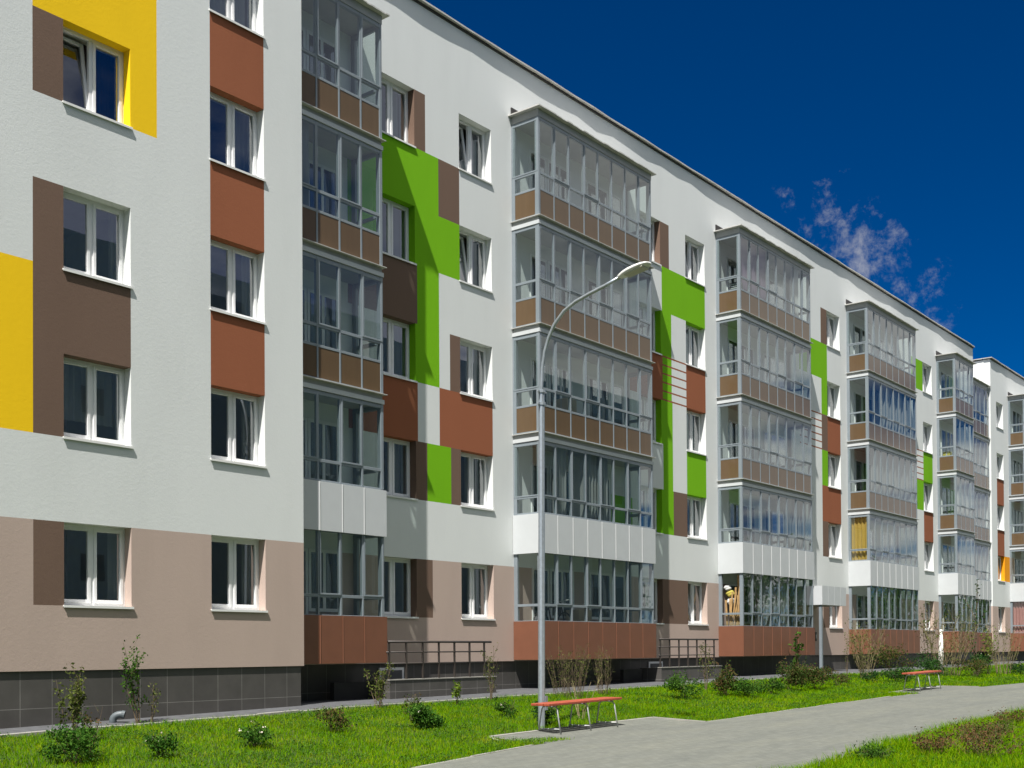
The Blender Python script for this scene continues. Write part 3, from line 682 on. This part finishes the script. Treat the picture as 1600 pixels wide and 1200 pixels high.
strip('pavement', np.arange(3, 80.1, .5), lambda x: x*0-1.72, lambda x: x*0+.1, .03, M['asphalt'], 9)
kerb('pavement_kerb', [(x, -1.76) for x in (3, 20, 40, 64)], wd=.08, h=.045)

# ================================================================== GRASS
def grass(name, label, pts, hts, wid):
    n = len(pts); z = ground(pts[:, 0], pts[:, 1])
    az = RNG.uniform(0, 2*np.pi, n); ln = RNG.uniform(.15, .9, n)*hts; la = RNG.uniform(0, 2*np.pi, n)
    sx, sy = np.cos(az)*wid/2, np.sin(az)*wid/2; lx_, ly_ = np.cos(la)*ln, np.sin(la)*ln
    x, y = pts[:, 0], pts[:, 1]
    V = np.empty((n, 5, 3))
    V[:, 0] = np.stack([x-sx, y-sy, z-.01], 1); V[:, 1] = np.stack([x+sx, y+sy, z-.01], 1)
    V[:, 2] = np.stack([x+sx*.75+lx_*.35, y+sy*.75+ly_*.35, z+hts*.55], 1); V[:, 3] = np.stack([x-sx*.75+lx_*.35, y-sy*.75+ly_*.35, z+hts*.55], 1)
    V[:, 4] = np.stack([x+lx_, y+ly_, z+hts*np.sqrt(np.clip(1-(ln/hts)**2*.6, .1, 1))], 1)
    b = np.arange(n)*5
    o = np_mesh(name, V.reshape(-1, 3), [np.stack([b, b+1, b+2, b+3], 1), np.stack([b+3, b+2, b+4], 1)], [M['grass']])
    tag(o, label, 'grass', kind='stuff'); return o
def scatter(x0, x1, y0, y1, dens, cond):
    n = int((x1-x0)*(y1-y0)*dens); p = np.stack([RNG.uniform(x0, x1, n), RNG.uniform(y0, y1, n)], 1); return p[cond(p[:, 0], p[:, 1])]
def patch(x, y):       # lush and thin patches
    return .5+.25*np.sin(1.3*x+.7*y)+.25*np.sin(.9*y*2.1-x*.6+1.3)*np.cos(x*1.9+.4)
def clump(x, y):
    s = 0
    for i in range(9):
        a = i*2.4; f = 1.3+i*.75; s = s+np.sin(f*(np.cos(a)*x+np.sin(a)*y)+i*1.7)
    return .5+s/9
def clover(name, label, p, size):
    n = len(p); h = .02+.07*RNG.random(n); c = np.stack([p[:, 0], p[:, 1], ground(p[:, 0], p[:, 1])+h], 1)
    u = np.stack([np.cos(t := RNG.uniform(0, 6.28, n)), np.sin(t), RNG.normal(0, .35, n)], 1); w = np.stack([-np.sin(t), np.cos(t), RNG.normal(0, .35, n)], 1); s = (size*RNG.uniform(.6, 1.4, n))[:, None]*.5
    V = np.stack([c-u*s, c+w*s*.8, c+u*s, c-w*s*.8], 1); b = np.arange(n)*4
    o = np_mesh(name, V.reshape(-1, 3), [np.stack([b, b+1, b+2, b+3], 1)], [M['leaf']]); tag(o, label, 'weeds', kind='stuff')
def lawn(x, y):
    pad1 = (x > 16.05+.25*np.sin(y*9)*0) & (x < 21.7) & (y < -5.6); pad2 = (x > 33.95) & (x < 38.65) & (y < -6.08)
    tri = (x > 15.3) & (x < 16.9) & (y < -6.35-.30*(x-16.9)) & (y > yl(x))
    edge = RNG.uniform(-.06, .10, len(x))
    return (y > yl(x)+.05-edge*.6) & (y < -1.80+edge) & ((~pad1 & ~pad2) | tri)
P_ = [scatter(6, 24, -9, -1.6, 1500, lawn), scatter(24, 36, -9, -1.6, 900, lawn), scatter(36, 66, -11, -1.6, 380, lawn)]
H_ = [.035+.075*RNG.random(len(p))**1.6*(0.6+.8*patch(p[:, 0], p[:, 1])) for p in P_]
Wd = [np.full(len(p), w_) for p, w_ in zip(P_, (.008, .012, .022))]
grass('grass', 'bright green lawn grass between the paved path and the building', np.concatenate(P_), np.concatenate(H_), np.concatenate(Wd))
near = lambda x, y: (y < yn(x)-.05+RNG.uniform(-.05, .12, len(x))) & (y > -19+.26*x-3.5)
p = scatter(12, 42, -17.5, -11.4, 1200, near)
h = .08+.14*RNG.random(len(p))**1.4*(.5+patch(p[:, 0], p[:, 1]))
grass('grass', 'taller grass with weeds in the lower right corner, on the viewer side of the path', p, h, np.full(len(p), .0085))
clover('ground_cover', 'dark clover and small weeds among the taller grass in the lower right corner', scatter(12, 42, -17.5, -11.4, 420, lambda x, y: near(x, y) & (clump(x, y) > .52)), .035)
clover('ground_cover', 'clover and small weeds spread in clumps through the lawn before the building', scatter(6, 60, -9, -1.7, 420, lambda x, y: lawn(x, y) & (clump(x, y) > .50)), .032)

# ================================================================== PLANTS
def leaves_np(cen, size, asp=.5):
    n = len(cen); u = RNG.normal(size=(n, 3)); u /= np.linalg.norm(u, axis=1)[:, None]
    t = RNG.normal(size=(n, 3)); t[:, 2] += .3; v = np.cross(u, t); v /= np.linalg.norm(v, axis=1)[:, None]
    w_ = np.cross(u, v); s = (size*RNG.uniform(.6, 1.3, n))[:, None]
    V = np.stack([cen-v*s*.5, cen+u*s*asp*.5+w_*s*.08, cen+v*s*.5, cen-u*s*asp*.5+w_*s*.08], 1)
    return V
def leaf_obj(name, cen, size, mat, parent, asp=.55):
    V = leaves_np(cen, size, asp); n = len(cen); b = np.arange(n)*4
    return np_mesh(name, V.reshape(-1, 3), [np.stack([b, b+1, b+2, b+3], 1)], [mat], parent=parent)
def stems(x, y, z, n, h, spread, rad, mat, kids=2, lean=(0, 0), curve=.25, base=.12):
    """branching stems; returns the mesh builder and sample points along the upper parts"""
    mb = MB(); tips = []
    for i in range(n):
        a = RNG.uniform(0, 2*np.pi); s = spread*np.sqrt(RNG.uniform(.05, 1)); hh = h*RNG.uniform(.65, 1.0)
        pts = []
        c1, c2 = RNG.normal(0, curve*.12*h, 2); bs = base*s
        for t in np.linspace(0, 1, 6):
            pts.append((x+np.cos(a)*(bs+(s-bs)*t**1.3)+lean[0]*t+c1*math.sin(t*3)+RNG.normal(0, .008), y+np.sin(a)*(bs+(s-bs)*t**1.3)+lean[1]*t+c2*math.sin(t*3)+RNG.normal(0, .008), z+hh*t-(.05 if t == 0 else 0)))
        mb.tube(pts, [rad*(1-.7*t) for t in np.linspace(0, 1, 6)], mat, 5, False)
        main = np.array(pts); tips.append(main[2:])
        for k in range(kids):
            t0 = RNG.integers(1, 5); p0 = main[t0]; a2 = RNG.uniform(0, 2*np.pi); l2 = hh*RNG.uniform(.16, .36)
            q = [tuple(p0+np.array([np.cos(a2)*.45*l2*t, np.sin(a2)*.45*l2*t, l2*.85*t])) for t in (0, .5, 1)]
            mb.tube(q, [rad*.5, rad*.35, rad*.2], mat, 4, False); tips.append(np.array(q)[1:])
    return mb, tips
def along(tips, n, jit):
    segs = [(t[i], t[i+1]) for t in tips for i in range(len(t)-1)]; idx = RNG.integers(0, len(segs), n); f = RNG.random(n)[:, None]
    a = np.array([segs[i][0] for i in idx]); b = np.array([segs[i][1] for i in idx]); return a+(b-a)*f+RNG.normal(0, jit, (n, 3))
def sapling(x, y, h, label, nst=6, spread=.22, leaf='leafolive', nleaf=260, size=.06, rad=.008, twig='twig', name='young_shrub', cat='shrub', group=None, kids=3, jit=.035, lean=(0, 0), low=.25, base=.12):
    z = gz(x, y); o = empty(name, (0, 0, 0)); tag(o, label, cat, group)
    mb, tips = stems(x, y, z, nst, h, spread, rad, M[twig], kids, lean, base=base); mb.build('stem', o)
    if nleaf:
        c = along(tips, nleaf, jit); c = c[c[:, 2] > z+low*h*RNG.random(len(c))]
        leaf_obj('foliage', c, size, M[leaf], o)
    return o
def bush(x, y, w_, h, label, leaf='leaf', n=900, size=.055, flowers=0, name='bush', group=None, lumps=7, twigs=8):
    z = gz(x, y); o = empty(name, (0, 0, 0)); tag(o, label, 'bush', group)
    mb, tips = stems(x, y, z, twigs, h*.95, w_*.42, .006, M['twig'], 2); mb.build('stem', o)
    cen = []
    for i in range(lumps):
        a = RNG.uniform(0, 2*np.pi); rr = w_*.5*np.sqrt(RNG.random())*.72; cz = h*RNG.uniform(.28, .72); cr = np.array([w_*.26, w_*.26, h*.26])*RNG.uniform(.7, 1.15)
        k = int(n/lumps); d = RNG.normal(size=(k, 3)); d /= np.linalg.norm(d, axis=1)[:, None]; d *= (RNG.random(k)**.45)[:, None]
        cen.append(np.array([x+np.cos(a)*rr, y+np.sin(a)*rr, z+cz])+d*cr)
    cen.append(along(tips, n//6, .05)); c = np.concatenate(cen); c = c[c[:, 2] > z+.02]
    leaf_obj('foliage', c, size, M[leaf], o)
    if flowers:
        top = c[c[:, 2] > z+h*.6]; fc = top[RNG.integers(0, len(top), flowers)]; V = []
        f = np.concatenate([q+RNG.normal(0, .012, (6, 3)) for q in fc]); leaf_obj('flowers', f, .026, M['petal'], o, .9)
    return o
# near left
sapling(9.75, -2.62, 1.22, 'young olive-leaved sapling before the dark plinth at far left', 8, .34, 'leafolive', 620, .062, low=.45)
sapling(11.55, -1.66, 1.45, 'tall thin leafy sapling right of the grey elbow pipe', 7, .24, 'leaf', 520, .058, lean=(-.14, 0), low=.35)
sapling(11.75, -1.72, .75, 'low sparse sapling beside the tall thin one at the plinth', 3, .12, 'leafolive', 90, .05)
bush(8.75, -4.40, .95, .62, 'dark dense bush in the lower left corner of the lawn', 'leafmid', 1500, .05)
bush(9.2, -4.0, .5, .80, 'brownish spindly bush just behind the dark corner bush', 'leafred', 260, .045, lumps=4)
bush(10.05, -4.45, .52, .42, 'low dark bush with small white blooms in the middle of the left lawn', 'leafmid', 750, .05, 9)
bush(11.75, -4.45, .62, .42, 'low dark bush topped with white blooms, left of the weedy reddish one', 'leafmid', 800, .05, 7)
bush(13.95, -3.88, .72, .48, 'weedy reddish-green bush in the lawn below the first balcony stack', 'leafred', 650, .05)
sapling(16.85, -2.06, .92, 'leafy young shrub at the corner of the near low wall', 6, .26, 'leafolive', 420, .055)
bush(15.75, -4.40, .78, .50, 'large round dense green bush in front of the near railing', 'leafmid', 1900, .055, 3)
bush(16.2, -3.6, .5, .62, 'russet weedy bush behind the large round green bush', 'leafred', 260, .045)
sapling(19.05, -2.25, .52, 'small bright green weed by the pavement edge before the near low wall', 3, .10, 'leaflime', 150, .07, name='weed', cat='weed')
sapling(20.5, -2.0, 1.25, 'thin wispy sapling at the right end of the near railing', 6, .16, 'leafolive', 240, .045)
bush(18.45, -4.12, .50, .36, 'small green bush in the lawn left of the street lamp', 'leaf', 520, .05, 3)
bush(18.15, -5.30, .62, .55, 'dark green bush behind the street lamp and under the near bench', 'leafdark', 700, .05)
sapling(23.0, -2.35, 1.32, 'wide bare brown twiggy shrub under the second balcony stack', 44, .60, 'leafolive', 1000, .034, .0045, name='twiggy_shrub', kids=4, low=.4, base=.62)
sapling(24.55, -2.35, 1.28, 'narrow bare brown twiggy shrub right of the wide one', 20, .26, 'leafolive', 520, .034, .0045, name='twiggy_shrub', kids=4, low=.4, base=.7)
sapling(19.8, -5.0, .95, 'broken dry straw-coloured branches leaning behind the near bench', 5, .55, 'leaflime', 0, .04, .011, 'drytwig', 'dry_branches', 'branches', kids=2)
bush(25.75, -3.98, .95, .72, 'green bush with a leafy top shoot in the lawn before the farther railing', 'leaf', 1300, .06)
sapling(28.6, -3.0, 1.42, 'thin wispy sapling at the right end of the farther railing', 6, .20, 'leafolive', 260, .05)
bush(27.7, -4.1, .95, 1.05, 'bush with red young leaves, left of the smaller lawn bush', 'leafred', 1150, .065)
bush(28.1, -4.5, 1.15, .55, 'broad low green bush at the foot of the red-leaved bush', 'leaf', 1150, .06)
bush(29.4, -4.55, .75, .55, 'low round green bush between the red-leaved bush and the brown pair', 'leaf', 800, .06)
bush(31.2, -4.3, 1.1, .95, 'first of two brownish rose bushes by the canopy, nearer the camera', 'leafred', 1500, .062, 3)
bush(32.5, -4.5, 1.2, .95, 'second brownish rose bush by the canopy, with white blooms', 'leafred', 1600, .062, 8)
bush(33.5, -3.6, 1.3, .80, 'bright green bush behind the two brownish rose bushes', 'leaf', 750, .07)
bush(34.6, -4.3, .8, .5, 'low brown-green bush right of the rose bushes', 'leafred', 420, .06)
sapling(38.2, -1.3, 1.7, 'broad-leaved plant standing against the dark plinth by the canopy post', 4, .18, 'leaf', 90, .16, name='leafy_plant', cat='plant')
sapling(39.3, -3.3, 2.15, 'large dry straw-coloured shrub with green fringes by the fourth balcony stack', 30, .85, 'leafolive', 800, .065, .008, 'drytwig', 'twiggy_shrub', kids=6, low=.5, base=.22)
sapling(37.9, -3.2, 1.95, 'tall thin dark sapling left of the large dry shrub', 3, .15, 'leafolive', 70, .05)
bush(37.7, -4.2, .8, .5, 'low dark bush at the foot of the large dry shrub', 'leafdark', 420, .065)
bush(38.6, -4.7, 1.2, .65, 'low green bush left of the far bench', 'leafdark', 800, .07)
bush(42.0, -3.2, 2.0, 1.3, 'reddish bush behind the far bench', 'leafred', 1300, .075)
bush(44.2, -3.9, 1.6, 1.1, 'dark green bush right behind the far bench', 'leafdark', 1100, .075)
sapling(45.2, -3.5, 2.9, 'upright brown-leaved sapling on a whitewashed stem behind the far bench', 6, .32, 'leafred', 260, .08, .012)
st = MB(); tx, ty = 45.75, -3.7; t0 = gz(tx, ty)
tr = empty('young_tree'); tag(tr, 'tiny whitewashed tree stump stem behind the far bench', 'tree'); st.tube([(tx, ty, t0-.1), (tx+.02, ty, t0+.8), (tx+.08, ty, t0+1.75)], [.12, .10, .06], M['barkwhite'], 8); st.build('trunk', tr, smooth=True)
sapling(44.9, -4.3, 2.6, 'sprawling dry straw-coloured shrub under the fifth balcony stack', 30, 1.3, 'leafolive', 800, .075, .009, 'drytwig', 'twiggy_shrub', kids=6, low=.45, base=.3)
bush(46.6, -4.9, 1.1, 1.0, 'round dark green bush with white blooms before the dark recess', 'leafdark', 900, .07, 5)
bush(45.1, -5.2, 1.5, .8, 'brown-green bush below the sprawling dry shrub', 'leafred', 900, .07)
sapling(46.9, -4.7, 3.6, 'slender young tree with dark sparse leaves in front of the dark recess', 3, .30, 'leafdark', 150, .10, .016, 'twig', 'young_tree', 'tree', kids=5, low=.5)
sapling(47.2, -5.0, 2.0, 'lime-green leafy shrub at the foot of the slender tree', 7, .6, 'leaflime', 260, .09, .012)
sapling(47.9, -5.4, 2.2, 'grey dry shrub at the right edge under the farther block', 24, .95, 'leafolive', 420, .06, .008, 'drytwig', 'twiggy_shrub', kids=6, low=.45, base=.3)
bush(48.6, -5.9, 1.2, .6, 'low green bush with white blooms at the far right edge', 'leafdark', 650, .07, 5)
# weeds in the near grass, lower right
for i, (x, y, hh, lf, lab, sp) in enumerate([
        (17.1, -13.95, .42, 'weedred', 'reddish brown weed thicket in the lower right corner, nearest the viewer', .75),
        (17.2, -13.15, .36, 'weedred', 'brown-tipped weed clump in the corner grass, just left of the reddish thicket', .45),
        (18.7, -13.35, .42, 'weedred', 'wide russet weed clump in the corner grass, above the reddish thicket', .6),
        (20.2, -13.1, .34, 'leafolive', 'olive weed clump in the corner grass, above the wide russet one', .5),
        (22.9, -12.7, .32, 'weedred', 'small russet weed clump at the right edge of the corner grass', .4),
        (15.9, -12.75, .24, 'leaf', 'broad-leaved green weed at the left tip of the corner grass', .3)]):
    sapling(x, y, hh, lab, 26, sp, lf, 1100, .036, .0035, name='weed', cat='weed', jit=.06, low=.0)
# trees across the courtyard, mirrored as green in the far panes
def tree(x, y, h, r, label):
    o = empty('tree'); tag(o, label, 'tree', 'trees across the courtyard'); z = 0
    mb, tips = stems(x, y, z, 5, h*.8, r*.6, .16, M['twig'], 4); mb.build('trunk', o)
    cen = []
    for i in range(26):
        d = RNG.normal(size=3); d /= np.linalg.norm(d); c = np.array([x, y, h*.6])+d*np.array([r, r, h*.36])*RNG.uniform(.4, 1); cen.append(c+RNG.normal(0, r*.2, (90, 3)))
    leaf_obj('crown', np.concatenate(cen), .42, M['leaf'], o)
for i, x in enumerate((92, 104, 116, 127, 139, 151, 164, 178, 193)): tree(x, -34-2*(i % 2), 9.5+i % 3, 5.5, 'leafy green tree behind the viewer, seen only as a green reflection')

# ================================================================== THINGS ON BALCONIES
b0 = S(0)-.45
st = empty('plank_stack'); tag(st, 'pale wooden planks leaning in the open end of the lowest third-stack balcony', 'planks')
for i in range(15):
    y = -.28-.030*i; x = 34.97+.02*(i % 5)+RNG.uniform(0, .02); t = MB(); wv = RNG.uniform(.018, .034)
    hh, dy = (RNG.uniform(1.45, 1.75), -RNG.uniform(.10, .28)) if i % 3 else (RNG.uniform(1.2, 1.5), RNG.uniform(.02, .12)); dy = max(dy, -.80-y); dx = RNG.uniform(.0, .06)
    t.hexa([(x, y-wv, b0), (x+.02, y-wv, b0), (x+.02, y+wv, b0), (x, y+wv, b0), (x+dx, y+dy-wv, b0+hh), (x+dx+.02, y+dy-wv, b0+hh), (x+dx+.02, y+dy+wv, b0+hh), (x+dx, y+dy+wv, b0+hh)], M['wood']); t.build('plank', st)
t = MB(); t.tube([(35.32, -.60, b0), (35.32, -.58, b0+2.12)], .105, M['wood'], 14); t.build('roll', st)
def sack(x, y, z, s, mat, label):
    bpy.ops.mesh.primitive_ico_sphere_add(subdivisions=3, radius=1, location=(x, y, z)); o = bpy.context.object; o.name = 'sack'; o.data.name = 'sack'
    for v in o.data.vertices:
        n = 1+.13*math.sin(5*v.co.x+2*v.co.y+3*z)+.10*math.sin(7*v.co.z+4*v.co.y); v.co = Vector((v.co.x*s[0]*n, v.co.y*s[1]*n, v.co.z*s[2]*n))
    o.data.materials.append(mat); o.data.polygons.foreach_set('use_smooth', [True]*len(o.data.polygons)); tag(o, label, 'sack')
sack(35.14, -.20, S(0)+1.25, (.12, .14, .10), M['bagwhite'], 'white sack on top of the heap in the lowest third-stack balcony')
sack(35.18, -.27, S(0)+1.06, (.12, .15, .12), M['bagyellow'], 'yellow sack between two white ones in the lowest third-stack balcony')
sack(35.20, -.30, S(0)+.78, (.12, .15, .12), M['bagwhite'], 'white sack under the yellow one in the lowest third-stack balcony')
# bicycle stored on the lowest balcony of the second stack
bk = empty('bicycle'); tag(bk, 'bicycle stored behind the lowest glazing of the second balcony stack', 'bicycle')
bz = S(0)-.45+.33; yk = -.52
def wheel(x):
    rr = .33; t = MB(); t.tube([(x+rr*math.cos(a), yk, bz+rr*math.sin(a)) for a in np.linspace(0, 2*math.pi, 33)], .02, M['black'], 8, False); wo = t.build('wheel', bk, smooth=True)
    t = MB()
    for a in np.linspace(0, math.pi, 9)[:-1]: t.tube([(x-.31*math.cos(a), yk, bz-.31*math.sin(a)), (x+.31*math.cos(a), yk, bz+.31*math.sin(a))], .003, M['tubewhite'], 4)
    t.build('spokes', wo)
xw0, xw1 = 24.35, 25.40; wheel(xw0); wheel(xw1)
t = MB(); bb = (24.83, yk, bz-.05); seatp = (24.68, yk, bz+.45); headp = (25.20, yk, bz+.48)
for a, b in ((bb, seatp), (bb, headp), (seatp, headp), (bb, (xw0, yk, bz)), (seatp, (xw0, yk, bz)), ((25.22, yk, bz+.62), (xw1, yk, bz))): t.tube([a, b], .018, M['door'], 8)
t.build('frame', bk)
t = MB(); t.tube([(25.24, yk-.25, bz+.66), (25.21, yk, bz+.62), (25.24, yk+.25, bz+.66)], .014, M['tubewhite'], 8); t.build('handlebar', bk)
t = MB(); t.box(24.55, 24.80, yk-.07, yk+.07, bz+.50, bz+.55, M['black']); t.build('saddle', bk, bevel=.02)
# printed bag behind the top pane of the third stack
bg = MB(); z = S(4)-.05; bg.box(35.02, 35.32, -.78, -.42, z-.72, z+.30, M['door'])
bo = bg.build('storage_box', bevel=.02); tag(bo, 'dark box with white stripes behind the lower pane of the topmost third-stack balcony', 'box')
t = MB()
for i in range(4): t.box(35.008, 35.019, -.76+RNG.uniform(0, .05), -.44-RNG.uniform(0, .1), z+.02+i*.065, z+.045+i*.065, M['clad'])
t.build('stripe', bo)

def carton(x, y, z, w_, d_, h_, mat, label):
    t = MB(); t.box(x-w_/2, x+w_/2, y-d_/2, y+d_/2, z, z+h_, M[mat]); t.box(x-w_/2-.002, x+w_/2+.002, y-.03, y+.03, z+.01, z+h_+.002, M['soffit'])
    tag(t.build('storage_box', bevel=.01), label, 'box')
fz = lambda k: S(k)-.782
carton(56.85, -.42, fz(3), .32, .5, .72, 'wood', 'brown carton at the bottom of the pile inside the fourth-floor fifth-stack balcony')
carton(56.85, -.40, fz(3)+.724, .26, .34, .24, 'bagyellow', 'yellow carton on top of the brown one inside the fourth-floor fifth-stack balcony')
carton(25.9, -.25, fz(2), .45, .4, 1.25, 'c_beige', 'tall pale cabinet standing inside the third-floor balcony of the second stack')
carton(27.2, -.40, fz(2), .5, .4, .85, 'wood', 'wooden crate inside the third-floor balcony of the second stack, right of the cabinet')
carton(26.3, -.35, S(0)-.448, .6, .45, .75, 'c_beige', 'pale low chest behind the lowest glazing of the second stack, right of the bicycle')
carton(38.2, -.35, fz(2), .5, .45, .95, 'c_white', 'white chest inside the third-floor balcony of the third stack')
carton(48.4, -.35, fz(1)+.02, .55, .45, 1.0, 'c_white', 'white chest inside the second-floor balcony of the fourth stack')

# ================================================================== LIGHT AND SKY
EL, AZ = R(59.3), R(200.8)
sd = Vector((math.cos(EL)*math.cos(AZ), math.cos(EL)*math.sin(AZ), math.sin(EL)))
sl = bpy.data.lights.new('sun', 'SUN'); sl.energy = 5.0; sl.angle = R(.5); sl.color = (1, .965, .91)
so = bpy.data.objects.new('sun', sl); COL.objects.link(so); so.rotation_euler = sd.to_track_quat('Z', 'Y').to_euler()
W = bpy.data.worlds.new('World'); sc.world = W; W.use_nodes = True; nt = W.node_tree; bgN = nt.nodes['Background']
sky = nn(nt, 'ShaderNodeTexSky'); sky.sky_type = 'NISHITA'; sky.sun_disc = False; sky.sun_elevation = EL; sky.sun_rotation = R(90)-AZ
sky.altitude = 3000; sky.air_density = .8; sky.dust_density = .2; sky.ozone_density = 6
hs = nn(nt, 'ShaderNodeHueSaturation'); hs.inputs['Saturation'].default_value = 1.35; hs.inputs['Value'].default_value = .78; hs.inputs['Hue'].default_value = .507
nt.links.new(sky.outputs[0], hs.inputs['Color'])
tc = nn(nt, 'ShaderNodeTexCoord'); sep = nn(nt, 'ShaderNodeSeparateXYZ'); nt.links.new(tc.outputs['Generated'], sep.inputs[0])
def m_(op, a, b=None, c=None, clamp=False):
    n = nn(nt, 'ShaderNodeMath', operation=op); n.use_clamp = clamp
    for i, v in enumerate((a, b, c)):
        if v is None: continue
        if isinstance(v, (int, float)): n.inputs[i].default_value = v
        else: nt.links.new(v, n.inputs[i])
    return n.outputs[0]
def sstep(v, a, b):
    n = nn(nt, 'ShaderNodeMapRange'); n.interpolation_type = 'SMOOTHSTEP'; rev = a > b; n.inputs[1].default_value = min(a, b); n.inputs[2].default_value = max(a, b); n.inputs[3].default_value = 1 if rev else 0; n.inputs[4].default_value = 0 if rev else 1; nt.links.new(v, n.inputs[0]); return n.outputs[0]
# cloud layer: direction projected on a flat layer
zc = m_('MAXIMUM', sep.outputs[2], .03); den = m_('ADD', zc, .12)
cb = nn(nt, 'ShaderNodeCombineXYZ'); nt.links.new(m_('DIVIDE', sep.outputs[0], den), cb.inputs[0]); nt.links.new(m_('DIVIDE', sep.outputs[1], den), cb.inputs[1])
n1 = noise(nt, cb.outputs[0], 1.1, 8, .58)
back = sstep(m_('MULTIPLY', sep.outputs[1], -1), -.12, .25)            # unseen cumulus behind the viewer, mirrored in the panes, spread for ambient light
def dot(v):
    n = nn(nt, 'ShaderNodeVectorMath', operation='DOT_PRODUCT'); n.inputs[1].default_value = v; nt.links.new(tc.outputs['Generated'], n.inputs[0]); return n.outputs['Value']
clear = sstep(dot(Vector((.47, -.82, .36)).normalized()), .985, .90)     # gap cut in the cumulus so the near panes mirror blue
bank = m_('MULTIPLY', sstep(dot(Vector((.90, -.40, .17)).normalized()), .80, .97), .045)   # denser bank added so the far panes mirror paler
c1 = m_('MULTIPLY', m_('MULTIPLY', sstep(m_('ADD', n1, bank), .42, .58), back), m_('MULTIPLY_ADD', clear, .72, .28))
# thin wisps ahead, above the roof
def dirv(x, y):
    return (fw+rt*((x-800)/1824.34)-up*((y-992.83)/1824.34)).normalized()
dA, dB = dirv(1225, 300), dirv(1485, 505); ax = (dB-dA).normalized(); nrm = dA.cross(dB).normalized(); mid = ((dA+dB)/2).normalized()
half = (dB-dA).length/2
uu = m_('DIVIDE', dot(ax), half); uu = m_('SUBTRACT', uu, mid.dot(ax)/half); vv = m_('DIVIDE', dot(nrm), .040)
rad = m_('ADD', m_('POWER', m_('ABSOLUTE', uu), 2.5), m_('POWER', m_('ABSOLUTE', vv), 2))
mp = nn(nt, 'ShaderNodeMapping'); mp.inputs['Scale'].default_value = (46, 46, 46); nt.links.new(tc.outputs['Generated'], mp.inputs['Vector'])
n2 = noise(nt, mp.outputs[0], 1.0, 9, .68); n2.node.inputs['Distortion'].default_value = .15
wsp = m_('SUBTRACT', n2, m_('MULTIPLY', rad, .16)); front = sstep(dot(mid), .9, .95)
c2 = m_('MULTIPLY', m_('MULTIPLY', sstep(wsp, .41, .74), front), .46)
mixA = nn(nt, 'ShaderNodeMixRGB'); mixA.inputs[2].default_value = (10.2, 10.2, 10.0, 1); nt.links.new(c1, mixA.inputs[0]); nt.links.new(hs.outputs[0], mixA.inputs[1])
mixB = nn(nt, 'ShaderNodeMixRGB'); mixB.inputs[2].default_value = (6.6, 6.5, 6.3, 1); nt.links.new(c2, mixB.inputs[0]); nt.links.new(mixA.outputs[0], mixB.inputs[1])
nt.links.new(mixB.outputs[0], bgN.inputs[0]); bgN.inputs[1].default_value = .06

vs = sc.view_settings; sc.display_settings.display_device = 'sRGB'; vs.view_transform = 'Standard'; vs.look = 'None'; vs.exposure = .74; vs.gamma = 1
cy = sc.cycles; cy.max_bounces = 8; cy.transparent_max_bounces = 16; cy.diffuse_bounces = 3; cy.glossy_bounces = 4
